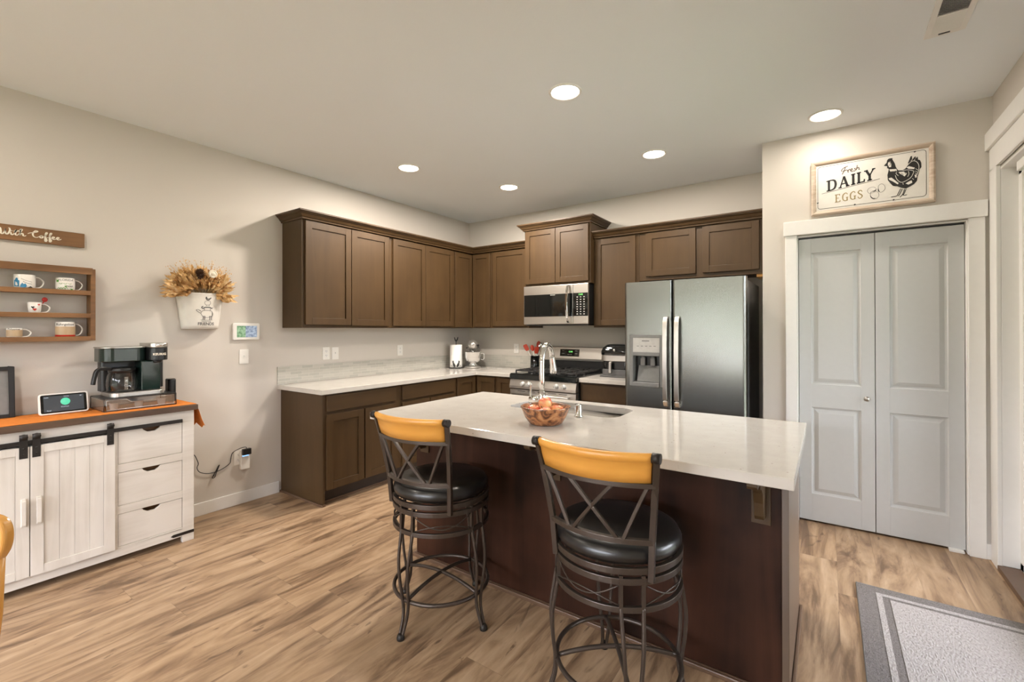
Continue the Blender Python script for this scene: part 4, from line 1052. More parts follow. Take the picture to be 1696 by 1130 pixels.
t, cx = mug(-3.972, z, .030, .070, 'small white mug with red hearts holding a red spoon, middle tier of the shelf', taper=.006)
T = cyl_map(cx, -3.972, .029, z, FA)
def heart(a, b, s): return [(a, b-s), (a+s, b+.1*s), (a+s*.95, b+.6*s), (a+.5*s, b+.85*s), (a, b+.45*s), (a-.5*s, b+.85*s), (a-s*.95, b+.6*s), (a-s, b+.1*s)]
blob(T, heart(-.006, .040, .007), 'ink', t); blob(T, heart(.002, .028, .008), 'red', t); blob(T, heart(.020, .056, .006), 'red', t)
tag(MB().tube([(cx+.004, -3.965, z+.014), (cx-.002, -3.940, z+.060), (cx-.004, -3.932, z+.080)], .0028, 8).ball((cx-.005, -3.929, z+.088), .013, 14, 10, (.35, 1, 1.1)).build('red_spoon', 'red'), 'red spoon standing in the small white mug on the middle tier', 'spoon')
z = 1.3335
t, cx = mug(-4.052, z, .032, .060, 'small beige city mug at the left of the bottom tier of the shelf')
T = cyl_map(cx, -4.052, .032, z, FA)
MB().lathe([(.0323, z+.012), (.0325, z+.050)], (cx, -4.052, 0), 36, cap=False).build('band', 'tan', t)
text('Philippines', .0125, lambda x, y, z_: T(x, .054+y, .0004+z_), 'ink', t, extrude=.0002)
t, cx = mug(-3.842, z, .044, .098, 'tall beige mug with a red band, right end of the bottom tier of the shelf')
T = cyl_map(cx, -3.842, .044, z, FA)
MB().lathe([(.0443, z+.020), (.0446, z+.070)], (cx, -3.842, 0), 40, cap=False).build('band', 'tan', t)
MB().lathe([(.0395, z+.004), (.0443, z+.010), (.0448, z+.020)], (cx, -3.842, 0), 40, cap=False).build('red_band', 'red', t)
text('Ruhrgebiet', .020, lambda x, y, z_: T(x, .082+y, .0005+z_), 'ink', t, extrude=.0002)

# ------------------------------------------------------------------ wall bucket with dried flowers
bk = empty('wall_planter', (.08, -3.105, 1.39), 'white tapered wall bucket printed with stacked farm animals and the word FRIENDS', 'wall planter')
def half(z): q = (z-1.388)/.262; return .118+.036*q, .085+.025*q       # half-width along the wall, depth
n_ = 20
mb = MB(); rows = []
for z, ins in ((1.388, 0), (1.42, 0), (1.60, 0), (1.645, 0), (1.650, -.002), (1.6505, .004), (1.60, .005), (1.43, .005)):
    a, b = half(z); a -= ins; b -= ins
    rows.append([mb.v((.002+b*abs(math.sin(PI*i/n_))**.75, -3.110-a*math.cos(PI*i/n_), z)) for i in range(n_+1)])
for A, B in zip(rows, rows[1:]):
    for i in range(n_): mb.f([A[i], A[i+1], B[i+1], B[i]], True)
    mb.f([A[-1], A[0], B[0], B[-1]])
mb.f(rows[0][::-1]); mb.f(rows[-1])
mb.build('bucket', 'enamel', bk)
def TK(u, v, d):
    z = 1.388+v; a, b = half(z); c_ = max(-.98, min(.98, u/a)); s = math.sqrt(1-c_*c_)
    return (.002+b*s**.75+.0008+d, -3.110+u, z)
def bl(pts, mat='inkg', nm='animal_print'):
    return MB(TK).prism([(a-.004, b) for a, b in pts], .0001, .0006).build(nm, mat, bk)
mb = MB(TK)
def rib(p, w_): ribbon(mb, [(a-.004, b) for a, b in p], w_, .0006)
# cow, pig and hen in outline
rib([(-.022, .115), (-.008, .135), (.030, .136), (.052, .130), (.054, .100), (.046, .092), (.020, .084), (-.006, .090), (-.022, .115)], .0022)
rib([(-.022, .115), (-.040, .126), (-.050, .138), (-.036, .140), (-.020, .128)], .0032)
for x in (-.006, .004, .038, .050): rib([(x, .096), (x+.001, .078), (x-.001, .068)], .0045)
rib([(-.020, .067), (.060, .067)], .0018)
rib([(.054, .126), (.060, .112), (.056, .092)], .002)
rib([(-.010, .148), (.004, .158), (.036, .158), (.052, .150)], .0075)
rib([(-.010, .148), (-.018, .158), (-.008, .166)], .006); rib([(.052, .150), (.058, .160)], .0025)
rib([(0, .150), (0, .138)], .003); rib([(.040, .150), (.040, .138)], .003)
rib([(.004, .180), (.000, .196), (.012, .206), (.034, .205), (.040, .192), (.034, .180), (.016, .176), (.004, .180)], .002)
rib([(.012, .176), (.012, .168)], .002); rib([(.030, .177), (.031, .168)], .002)
rib([(.010, .236), (.008, .222), (.020, .212), (.030, .216), (.042, .230), (.030, .222), (.016, .222), (.010, .236)], .0055)
mb.build('animal_print', 'inkg', bk)
text('FRIENDS', .030, lambda x, y, z: TK(.012+x*.95, .037+y, z*.5), 'inkg', bk, extrude=.0005, offset=.0006)
text('FARMHOUSE', .011, lambda x, y, z: TK(.012+x, .057+y, z*.5), 'inkg', bk, extrude=.0004)
df = empty('dried_flower_bunch', (.07, -3.11, 1.65), 'bunch of dried tan leaves and grasses filling the white wall bucket', 'dried flowers')
mb = MB(); R = random.Random(4)
for k in range(1150):
    th = R.uniform(-1.42, 1.62); rad = R.uniform(.5, 1.0)
    lx = .262*rad if th < 0 else .248*rad
    hgt = .225*rad*R.uniform(.75, 1.05)
    ey, ez = math.sin(th)*lx, 1.655+math.cos(th)*hgt*(1 if abs(th) < 1.3 else .3)-max(0, abs(th)-1.1)*.13*rad
    ex = R.uniform(.025, .155)
    tip = Vector((ex, -3.130+ey, ez)); root = Vector((.06+R.uniform(-.02, .02), -3.11+ey*.22, 1.640))
    f0 = R.uniform(.30, .80); a = root.lerp(tip, f0); d = (tip-a)
    wv = Vector((R.uniform(-1, 1), R.uniform(-1, 1), R.uniform(-1, 1))).cross(d); 
    if wv.length < 1e-6: continue
    wv = wv.normalized()*R.uniform(.004, .017)
    tip = a+(tip-a)*R.uniform(.5, 1)+Vector((R.uniform(-.012, .012), R.uniform(-.02, .02), R.uniform(-.022, .012))); m1 = a.lerp(tip, .35)+Vector((.006, 0, R.uniform(-.012, .014)))
    vs = [mb.v(tuple(q)) for q in (a, m1+wv, a.lerp(tip, .72)+wv*.8, tip, a.lerp(tip, .72)-wv*.8, m1-wv)]
    mb.f([vs[0], vs[1], vs[5]], True); mb.f([vs[1], vs[2], vs[4], vs[5]], True); mb.f([vs[2], vs[3], vs[4]], True)
for k in range(60):
    th = R.uniform(-1.3, 1.3); l_ = R.uniform(.7, 1.15)
    tip = Vector((R.uniform(.03, .15), -3.13+math.sin(th)*.24*l_, 1.655+math.cos(th)*.235*l_)); root = Vector((.06, -3.11+math.sin(th)*.05, 1.64))
    mb.tube([root, root.lerp(tip, .5)+Vector((.01, 0, .01)), tip], .0011, 4)
    for q in range(7):
        c_ = root.lerp(tip, .75+.25*q/6)+Vector((R.uniform(-.01, .01), R.uniform(-.012, .012), R.uniform(-.01, .01))); mb.ball(tuple(c_), R.uniform(.002, .0045), 5, 4)
fo = mb.build('foliage', 'wheat', df); fo['kind'] = 'stuff'
mb = MB(); c0 = Vector((.180, -3.172, 1.772))
mb.ball(tuple(c0), .022, 12, 8)
for k in range(70):
    z = 1-2*(k+.5)/70; a = k*2.39996; r = math.sqrt(1-z*z); d = Vector((abs(r*math.cos(a)) if k % 2 else r*math.cos(a), r*math.sin(a), z))
    p = c0+d*.022; s = d.cross(Vector((0, 0, 1))); s = (s.normalized() if s.length > .05 else Vector((1, 0, 0)))*.008
    q = c0+d*.040+Vector((0, 0, .006)); vs = [mb.v(tuple(x)) for x in (p-s, p+s, q+s*.6, q-s*.6)]; mb.f(vs)
mb.build('pinecone', 'cone', df, label='dark brown pinecone')
mb = MB(); c0 = Vector((.182, -3.092, 1.786)); mb.ball(tuple(c0), .020, 14, 10, (1, 1, 1))
for k in range(16):
    a = k*PI/8; p = c0+Vector((.006, .022*math.cos(a), .022*math.sin(a))); mb.ball(tuple(p), .008, 8, 6)
mb.build('flower_head', 'cream', df, label='round cream flower head')

# ------------------------------------------------------------------ thermostat, switches, outlets, plug and cord
t = empty('thermostat_panel', (.01, -2.78, 1.37), 'white wall panel with a small colour screen between the bucket and the cabinets', 'wall control panel')
rect3(lambda u, v, d: (d, u, v), -2.883, -2.680, 1.302, 1.434, .001, .020, .010).build('housing', 'plastic', t, .003)
MB().box(.0202, .0212, -2.855, -2.702, 1.322, 1.413).build('screen', 'photo', t)
def plate(T, u, v, label, kind='outlet', name='wall_outlet', w_=.035, h=.0575, group='wall outlets in the kitchen'):
    t = empty(name, T(u, v, 0), label, kind, group)
    rect3(lambda a, b, d: T(u+a, v+b, d), -w_, w_, -h, h, .0006, .006, .004, 3).build('cover_plate', 'plastic', t, .0012)
    if kind == 'outlet':
        for q in (-.020, .020):
            s = rect3(lambda a, b, d: T(u+a, v+b+q, d), -.0165, .0165, -.014, .014, .0062, .0075, .006, 3).build('socket', 'white', t)
            MB(lambda a, b, d: T(u+a, v+b+q, d)).box(-.0078, -.0055, -.002, .007, .0076, .0079).box(.0055, .0078, -.002, .007, .0076, .0079).box(-.002, .002, -.0095, -.0065, .0076, .0079).build('slots', 'blk', s)
    else:
        MB(lambda a, b, d: T(u+a, v+b, d)).box(-.005, .005, -.012, .012, .0062, .0072).build('switch_plate', 'white', t)
        MB(lambda a, b, d: T(u+a, v+b, d)).box(-.0035, .0035, -.002, .010, .0073, .018).build('toggle', 'white', t, .001)
    return t
W1 = lambda u, v, d: (d, u, v); W2 = lambda u, v, d: (u, -d, v)
plate(W1, -2.795, 1.168, 'white light switch below the small wall panel beside the bucket', 'switch', 'light_switch', group='light switches')
plate(W1, -2.068, 1.160, 'white double outlet under the wall cabinets, the left one of the close pair', w_=.036)
plate(W1, -1.973, 1.157, 'white switch under the wall cabinets, right beside the left outlet', 'switch', 'light_switch', group='light switches')
plate(W1, -1.176, 1.155, 'white outlet under the middle of the left wall cabinets', w_=.036)
plate(W2, .746, 1.148, 'white outlet on the back wall between the stand mixer and the utensil crock', w_=.035)
plate(W1, -2.835, .37, 'white outlet low on the left wall behind the plugged-in night light')
t = empty('plug_in_night_light', (.03, -2.80, .36), 'white plug-in device with a glowing blue strip in the low outlet', 'night light')
rect3(W1, -2.832, -2.762, .272, .430, .0085, .034, .010).build('housing', 'plastic', t, .004)
MB().box(.0342, .0346, -2.822, -2.772, .376, .386).build('light_strip', 'scr_b', t)
MB().box(.0345, .062, -2.828, -2.764, .390, .438).build('adapter', 'blk', t, .004)
pts = smooth_path([(.048, -2.796, .438), (.046, -2.802, .450), (.035, -2.835, .447), (.016, -2.884, .420), (.012, -2.897, .372), (.012, -2.905, .340), (.012, -2.955, .312), (.012, -3.005, .300), (.012, -3.060, .302), (.012, -3.110, .325), (.012, -3.128, .360), (.012, -3.120, .390), (.012, -3.130, .425), (.012, -3.150, .465), (.012, -3.20, .50)], 7)
mb = MB().tube(pts, .0028, 8)
mb.tube(smooth_path([(.016, -3.020, .270), (.02, -2.992, .335), (.016, -2.980, .345), (.012, -2.996, .30), (.016, -3.012, .262), (.018, -3.028, .268), (.018, -2.985, .330)], 6), .0028, 8)
tag(mb.build('power_cord', 'blk'), 'thin black cord looped on the left wall between sideboard and night light', 'cord')

# ------------------------------------------------------------------ rooster sign above the pantry door
HENP = {
 'HEN': [(4.152,2.45),(4.161,2.461),(4.167,2.469),(4.168,2.48),(4.173,2.489),(4.182,2.493),(4.197,2.491),(4.195,2.484),(4.2,2.472),(4.207,2.455),(4.212,2.432),(4.219,2.415),(4.224,2.406),(4.244,2.402),(4.26,2.411),(4.275,2.434),(4.272,2.444),(4.278,2.461),(4.285,2.483),(4.292,2.485),(4.293,2.461),(4.305,2.477),(4.311,2.477),(4.309,2.464),(4.319,2.475),(4.321,2.455),(4.33,2.45),(4.336,2.431),(4.337,2.403),(4.329,2.393),(4.324,2.369),(4.318,2.346),(4.316,2.322),(4.302,2.303),(4.283,2.291),(4.262,2.281),(4.241,2.289),(4.22,2.302),(4.198,2.309),(4.181,2.328),(4.172,2.352),(4.17,2.387),(4.174,2.405),(4.177,2.423),(4.173,2.429),(4.168,2.431),(4.169,2.444),(4.16,2.447)],
 'H1': [(4.174,2.468),(4.184,2.472),(4.19,2.455),(4.189,2.435),(4.179,2.435),(4.172,2.453)],
 'H2': [(4.179,2.421),(4.215,2.417),(4.218,2.403),(4.184,2.406)],
 'H3': [(4.176,2.364),(4.191,2.365),(4.226,2.323),(4.222,2.315),(4.198,2.338),(4.179,2.353)],
 'H4': [(4.225,2.395),(4.253,2.392),(4.267,2.377),(4.255,2.36),(4.246,2.371),(4.232,2.383)],
 'H5': [(4.26,2.314),(4.274,2.323),(4.29,2.329),(4.293,2.313),(4.274,2.304)],
 'H6': [(4.265,2.416),(4.276,2.422),(4.305,2.407),(4.302,2.398),(4.274,2.406)],
 'H7': [(4.304,2.361),(4.314,2.362),(4.314,2.343),(4.307,2.342)],
 'H8': [(4.248,2.341),(4.274,2.348),(4.255,2.33)],
 'S1': [(4.21,2.376),(4.217,2.35),(4.234,2.328),(4.253,2.327),(4.284,2.346),(4.298,2.374),(4.298,2.388),(4.27,2.4),(4.246,2.4)],
 'S2': [(4.272,2.433),(4.293,2.451),(4.312,2.445),(4.324,2.421),(4.324,2.39),(4.315,2.359)],
 'S3': [(4.218,2.396),(4.213,2.388),(4.225,2.37)],
 'S4': [(4.274,2.391),(4.277,2.372),(4.27,2.355)],
 'S5': [(4.293,2.461),(4.286,2.452)],
 'S6': [(4.307,2.461),(4.302,2.453)],
 'S7': [(4.172,2.349),(4.196,2.31),(4.22,2.302)],
 'S8': [(4.307,2.385),(4.317,2.376)],
 'S9': [(4.307,2.372),(4.315,2.365)],
 'S10': [(4.309,2.4),(4.32,2.388)],
 'S11': [(4.293,2.341),(4.3,2.331)],
 'S12': [(4.247,2.319),(4.249,2.309)],
 'L1': [(4.236,2.285),(4.223,2.255),(4.215,2.241),(4.188,2.239)],
 'L2': [(4.244,2.282),(4.23,2.249),(4.224,2.239)],
 'L3': [(4.255,2.28),(4.247,2.249),(4.232,2.23)],
 'L4': [(4.262,2.278),(4.254,2.253),(4.248,2.241),(4.267,2.24)],
 'E1': [(4.073,2.283),(4.066,2.299),(4.071,2.313),(4.087,2.321),(4.104,2.317),(4.113,2.303),(4.106,2.289),(4.087,2.283),(4.073,2.283)],
 'E2': [(4.081,2.269),(4.085,2.29),(4.102,2.294),(4.12,2.284),(4.126,2.262),(4.118,2.245),(4.101,2.24),(4.087,2.25),(4.081,2.269)],
 'E3': [(4.122,2.307),(4.125,2.325),(4.139,2.334),(4.153,2.323),(4.158,2.301),(4.148,2.285),(4.132,2.28),(4.122,2.307)],
 'SH1': [(4.081,2.266),(4.087,2.253),(4.097,2.244),(4.108,2.244)],
 'SH2': [(4.122,2.307),(4.124,2.292),(4.13,2.281)],
 'SH3': [(4.092,2.292),(4.104,2.294),(4.112,2.302)]}

hs = empty('farm_sign', (4.077, PY-.01, 2.36), 'framed white sign reading Fresh Daily Eggs with a black hen, above the closet door', 'wall sign')
X0, X1, Z0, Z1 = 3.753, 4.402, 2.173, 2.551
T = lambda u, v, d: (u, PY-.001-d, v)
mb = MB(T); fwd = [(0, 0), (0, .026), (.010, .030), (.020, .026), (.030, .016), (.030, 0)]
rings = []
for (x, z, sx, sz) in ((X0, Z0, 1, 1), (X1, Z0, -1, 1), (X1, Z1, -1, -1), (X0, Z1, 1, -1)):
    rings.append([mb.v((x+sx*a, z+sz*a, b)) for a, b in fwd])
for i in range(4):
    A, B = rings[i], rings[(i+1) % 4]
    for k in range(len(fwd)): mb.f([A[k], A[(k+1) % len(fwd)], B[(k+1) % len(fwd)], B[k]])
mb.build('frame', 'weath', hs, .001)
MB(T).box(X0+.029, X1-.029, Z0+.029, Z1-.029, .004, .014).build('panel', 'enamel', hs, .002)
TS = lambda u, v, d: (u, PY-.0153-d, v)
mb = MB(TS); bp = rrect(3.790, 4.361, 2.216, 2.512, .018, 5); bq = rrect(3.7925, 4.3585, 2.2185, 2.5095, .016, 5)
for i in range(len(bp)):
    j = (i+1) % len(bp); mb.f([mb.v((*bp[i], .0004)), mb.v((*bp[j], .0004)), mb.v((*bq[j], .0004)), mb.v((*bq[i], .0004))])
for c_ in ((3.7905, 2.262), (4.305, 2.508), (3.998, 2.219), (4.20, 2.218)):
    mb.prism([(c_[0]-.006, c_[1]), (c_[0], c_[1]-.005), (c_[0]+.007, c_[1]+.001), (c_[0]+.001, c_[1]+.006)], 0, .0005)
mb.build('border_line', 'ink', hs)
def glyph(mb, ch, x, y, h, th, tn):
    """serif capital drawn with strokes; y(x) gives the baseline"""
    def P(u, v): return (x+u*h, y(x+u*h)+v*h)
    def st(a, b, w_): ribbon(mb, [P(*a), P(*b)], w_*h, .0006, sm=False)
    def cv(pts, w_): ribbon(mb, [P(*p) for p in pts], w_ if callable(w_) else w_*h, .0006, 6)
    def serif(u, v, hw=.16): st((u-hw, v), (u+hw, v), tn)
    t2 = tn/2
    if ch == 'D':
        st((.17, 0), (.17, 1), th); serif(.12, t2, .14); serif(.12, 1-t2, .14)
        cv([(.12, t2), (.38, t2), (.60, .16), (.68, .5), (.60, .84), (.38, 1-t2), (.12, 1-t2)], lambda q: h*(tn+(th-tn)*math.sin(PI*q)**2))
    if ch == 'A':
        st((.14, 0), (.42, 1), tn); st((.70, 0), (.42, 1.0), th); st((.24, .34), (.60, .34), tn); serif(.14, t2, .13); serif(.70, t2, .14)
    if ch == 'I': st((.16, 0), (.16, 1), th); serif(.16, t2); serif(.16, 1-t2)
    if ch == 'L': st((.16, 0), (.16, 1), th); serif(.16, 1-t2); st((0, t2), (.56, t2), tn); st((.54, 0), (.56, .26), tn)
    if ch == 'Y': st((.38, 0), (.38, .46), th); st((.38, .44), (.12, 1), th); st((.38, .44), (.66, 1), tn); serif(.38, t2, .17); serif(.12, 1-t2, .14); serif(.66, 1-t2, .12)
    if ch == 'E': st((.14, 0), (.14, 1), th); st((0, t2), (.54, t2), tn); st((0, 1-t2), (.50, 1-t2), tn); st((.14, .52), (.42, .52), tn); st((.52, 0), (.54, .22), tn); st((.49, 1), (.50, .80), tn)
    if ch == 'G': cv([(.54, .80), (.44, .95), (.30, .98), (.10, .80), (.05, .5), (.10, .18), (.30, .02), (.48, .08)], lambda q: h*(tn+(th-tn)*math.sin(PI*q)**2)); st((.50, 0), (.50, .40), th); serif(.50, .42, .12)
    if ch == 'S': cv([(.44, .78), (.36, .95), (.20, .97), (.06, .80), (.16, .60), (.34, .45), (.46, .24), (.32, .03), (.14, .03), (.03, .24)], lambda q: h*(tn+(th-tn)*math.sin(PI*q)**2))
mb = MB(TS); bl_ = lambda x: 2.334+(x-3.848)*.145
for ch, x in (('D', 3.843), ('A', 3.908), ('I', 3.979), ('L', 4.009), ('Y', 4.050)): glyph(mb, ch, x, bl_, .0745, .18, .10)
mb.build('lettering', 'ink', hs)
mb = MB(TS); bl_ = lambda x: 2.250+(x-3.891)*.055
for ch, x in (('E', 3.889), ('G', 3.930), ('G', 3.972), ('S', 4.014)): glyph(mb, ch, x, bl_, .054, .13, .08)
mb.build('lettering', 'gold', hs)
mb = MB(TS); ribbon(mb, [(3.815, 2.323), (4.131, 2.369)], .0022, .0006, sm=False); mb.build('underline', 'ink', hs)
mb = MB(TS)
for s in ([(3.962, 2.487), (3.940, 2.480), (3.927, 2.466), (3.930, 2.456)], [(3.948, 2.482), (3.940, 2.458), (3.930, 2.436)], [(3.934, 2.458), (3.956, 2.463)],
          [(3.960, 2.462), (3.964, 2.443)], [(3.962, 2.455), (3.970, 2.464), (3.974, 2.461)], [(3.975, 2.452), (3.987, 2.460), (3.982, 2.466), (3.976, 2.455), (3.984, 2.446), (3.991, 2.451)],
          [(4.004, 2.465), (3.998, 2.463), (4.004, 2.455), (3.998, 2.447), (3.993, 2.450)], [(4.013, 2.484), (4.008, 2.451)], [(4.010, 2.460), (4.018, 2.468), (4.022, 2.462), (4.021, 2.453), (4.027, 2.454)]):
    ribbon(mb, s, .0042, .0006, 4)
mb.build('lettering', 'cone', hs)
mb = MB(TS); mb.prism(HENP['HEN'], .0001, .0006)
for k in ('L1', 'L2', 'L3', 'L4'): ribbon(mb, HENP[k], .0040, .0007, 3)
hb = mb.build('hen', 'ink', hs)
mb = MB(lambda u, v, d: (u, PY-.0160-d, v))
for k in ('H1', 'H2', 'H3', 'H4', 'H5', 'H6', 'H7'): mb.prism(HENP[k], 0, .0003)
for k in ('S1', 'S2', 'S3', 'S4', 'S5', 'S6', 'S7', 'S8', 'S9', 'S10', 'S11', 'S12'): ribbon(mb, HENP[k], .0030 if k in ('S1', 'S2') else .0024, .0003, 4)
mb.build('feather_pattern', 'enamel', hb)
mb = MB(lambda u, v, d: (u, PY-.0164-d, v)); ribbon(mb, [(4.173, 2.470), (4.184, 2.466), (4.186, 2.452), (4.176, 2.447)], .002, .0003, 4)
for a, b in (((4.238, 2.385), (4.250, 2.372)), ((4.255, 2.390), (4.262, 2.376)), ((4.195, 2.404), (4.198, 2.392)), ((4.210, 2.408), (4.212, 2.395)), ((4.28, 2.425), (4.30, 2.415)), ((4.275, 2.33), (4.29, 2.335))): ribbon(mb, [a, b], .0022, .0003, sm=False)
mb.build('feather_line', 'ink', hb)
mb = MB(TS)
for k in ('E1', 'E2', 'E3'): ribbon(mb, HENP[k], .0018, .0006, 5)
mb.build('egg_outline', 'gray', hs)
mb = MB(TS)
for k in ('SH1', 'SH2', 'SH3'): ribbon(mb, HENP[k], lambda q: .0015+.0045*math.sin(PI*q), .0006, 5)
mb.build('egg_shade_mark', 'inkg', hs)

# ------------------------------------------------------------------ things on the worktops
CT = .915
px_, py_ = .165, -.444
t = empty('paper_towel_holder', (px_, py_, CT), 'black metal rooster paper towel holder in the kitchen corner beside the mixer', 'paper towel holder')
MB().lathe([(.082, CT), (.084, CT+.004), (.080, CT+.010), (0, CT+.011)], (px_, py_, 0), 36).build('base', 'blkm', t)
MB().lathe([(.005, CT+.011), (.005, 1.225), (0, 1.228)], (px_, py_, 0), 12).build('rod', 'blkm', t)
ca, sa = .745, .667   # screen direction (right) as seen from the room
Tf = lambda u, v, d: (px_+u*ca+d*sa, py_+u*sa-d*ca, CT+v)
mb = MB(Tf)
mb.prism([(-.004, .300), (.004, .300), (.006, .318), (.022, .340), (.027, .372), (.016, .372), (.006, .345), (-.002, .342), (-.012, .368), (-.022, .374), (-.024, .366), (-.018, .350), (-.020, .340), (-.006, .320)], -.002, .002)
mb.build('rooster_finial', 'blkm', t)
def TP(u, v, d):
    a = u/.079; return (px_+(.079+d)*(math.sin(a)*ca+math.cos(a)*sa), py_+(.079+d)*(math.sin(a)*sa-math.cos(a)*ca), CT+v)
mb = MB(TP)
for s in (-1, 1):
    mb.prism([(s*.002, .030), (s*.012, .052), (s*.026, .070), (s*.030, .096), (s*.042, .092), (s*.046, .080), (s*.040, .060), (s*.040, .040), (s*.026, .022), (s*.010, .016)][::s], 0, .0012)
    ribbon(mb, [(s*.030, .012), (s*.048, .030), (s*.062, .042)], .004, .0012); ribbon(mb, [(s*.012, .020), (s*.006, .010)], .003, .0012); ribbon(mb, [(s*.062, .012), (s*.070, .035)], .003, .0012)
mb.build('rooster_silhouette', 'blkm', t)
tag(MB().lathe([(.020, CT+.012), (.072, CT+.012), (.0735, CT+.016), (.0735, CT+.278), (.072, CT+.282), (.020, CT+.282), (.020, CT+.012)], (px_, py_, 0), 40, cap=False).build('paper_towel_roll', 'paper'), 'white paper towel roll standing on the black rooster holder', 'paper towel')
# stand mixer
mx_, my_ = .322, -.318
t = empty('stand_mixer', (mx_, my_, CT), 'silver stand mixer with a polished bowl in the kitchen corner', 'stand mixer')
fa_ = math.atan2(-.76, .65)
def TM(f, s, z): # forward, sideways(right in view), up
    return (mx_+f*math.cos(fa_)-s*math.sin(fa_), my_+f*math.sin(fa_)+s*math.cos(fa_), CT+z)
mb = MB(TM); bpts = [(.105*math.cos(a)+.0, .100*math.sin(a)) for a in [(-PI/2)+i*PI/14 for i in range(15)]]+[(-.14, .075), (-.165, .04), (-.165, -.04), (-.14, -.075)]
lo = [mb.v((f, s, .001)) for f, s in bpts]; m1 = [mb.v((f*.98, s*.98, .014)) for f, s in bpts]; hi = [mb.v((f*.72-.02, s*.62, .030)) for f, s in bpts]; n = len(bpts)
for A, B in ((lo, m1), (m1, hi)):
    for i in range(n): mb.f([A[i], A[(i+1) % n], B[(i+1) % n], B[i]], True)
mb.f(lo[::-1]); mb.f(hi); mb.build('base', 'silverp', t)
mb = MB(TM); rings = []
for z, f, rf, rs in ((.02, -.13, .045, .050), (.08, -.135, .036, .038), (.17, -.135, .036, .036), (.24, -.125, .05, .045)):
    rings.append([mb.v((f+rf*math.cos(a), rs*math.sin(a), z)) for a in [i*PI/9 for i in range(18)]])
for A, B in zip(rings, rings[1:]):
    for i in range(18): mb.f([A[i], A[(i+1) % 18], B[(i+1) % 18], B[i]], True)
mb.f(rings[0]); mb.f(rings[-1]); mb.build('column', 'silverp', t)
mb = MB(TM); rings = []
for f, rs, rz, zc in ((-.185, .02, .02, .275), (-.175, .040, .040, .275), (-.12, .058, .060, .275), (0, .060, .062, .277), (.07, .056, .056, .275), (.105, .044, .044, .272), (.118, .02, .02, .27)):
    rings.append([mb.v((f, rs*math.cos(a), zc+rz*math.sin(a)*(1 if math.sin(a) > 0 else .9))) for a in [i*PI/12 for i in range(24)]])
for A, B in zip(rings, rings[1:]):
    for i in range(24): mb.f([A[i], A[(i+1) % 24], B[(i+1) % 24], B[i]], True)
mb.f(rings[0]); mb.f(rings[-1]); hd = mb.build('motor_head', 'silverp', t)
MB(TM).tube([(.108, .004, .272), (.130, .004, .272)], .022, 20).build('hub_cap', 'chrome', hd)
MB(TM).tube([(.095, .052, .275), (.11, .066, .275)], .012, 12).build('hub_knob', 'blk', hd)
MB(TM).tube([(.04, .060, .245), (.045, .078, .243)], .007, 10).build('speed_knob', 'blk', hd); MB(TM).tube([(.04, -.060, .245), (.045, -.078, .243)], .007, 10).build('lock_knob', 'blk', hd)
c0 = TM(.015, 0, 0)
bw = MB().lathe([(.050, CT+.031), (.052, CT+.040), (.034, CT+.052), (.050, CT+.066), (.085, CT+.092), (.098, CT+.130), (.101, CT+.192), (.104, CT+.194), (.104, CT+.197), (.098, CT+.196), (.094, CT+.13), (.05, CT+.075), (0, CT+.070)], (c0[0], c0[1], 0), 40).build('bowl', 'chrome', t)
MB(TM).tube([(.04, .098, .180), (.045, .130, .180), (.046, .136, .165), (.044, .134, .115), (.04, .120, .102), (.035, .094, .108)], .0055, 10).build('handle', 'chrome', bw)
MB(TM).tube([(.015, 0, .24), (.015, 0, .15)], .012, 12).build('beater_shaft', 'chrome', t)
# utensil crock
ux_, uy_ = 1.060, -.076
tag(MB().lathe([(0, CT), (.056, CT), (.058, CT+.004), (.058, CT+.158), (.054, CT+.158), (.054, CT+.01), (0, CT+.01)], (ux_, uy_, 0), 32).build('utensil_crock', 'blkg'), 'dark cylindrical utensil crock on the worktop left of the gas range', 'utensil holder')
def utensil(kind, tip, root, label, r=.020, group='red kitchen utensils in the crock'):
    t = empty(kind, (ux_, uy_, CT+.02), label, 'utensil', group)
    a = Vector((ux_+root[0], uy_+root[1], CT+.014)); b = Vector((ux_+tip[0], uy_+tip[1], CT+tip[2])); d = (b-a).normalized()
    MB().tube([a, b-d*.075], .0045, 8).build('handle', 'plastic' if kind != 'metal_ladle' else 'chrome', t)
    side = Vector((.79, .6, 0)); side = (side-d*side.dot(d)).normalized(); nn = d.cross(side)
    Tq = lambda u, v, w_: tuple(b+side*u+d*v+nn*w_)
    if kind == 'rubber_spatula':
        MB(Tq).prism([(-.014, -.080), (.014, -.080), (.024, -.060), (.024, -.008), (.016, 0), (-.018, .002), (-.024, -.010), (-.024, -.060)], -.004, .004).build('blade', 'redsil', t, .002)
    else:
        mb = MB(Tq); mb.ball((0, -.038, 0), .038, 16, 10, (.62, 1, .22)); mb.build('bowl', 'redsil' if kind != 'metal_ladle' else 'chrome', t)
utensil('rubber_spatula', (-.135, -.02, .285), (.02, .01), 'red rubber spatula leaning furthest left out of the dark crock')
utensil('cooking_spoon', (-.050, .00, .285), (.01, .02), 'red cooking spoon in the dark crock, second from the left')
utensil('rubber_spatula', (.035, -.02, .262), (-.02, .0), 'broad red spatula standing lowest at the front of the dark crock', r=.03)
utensil('cooking_spoon', (.030, .03, .330), (-.01, .02), 'tallest red spoon standing upright in the dark crock')
utensil('metal_ladle', (.062, .035, .310), (-.02, -.02), 'metal ladle at the right of the dark crock, behind the faucet', group=None)
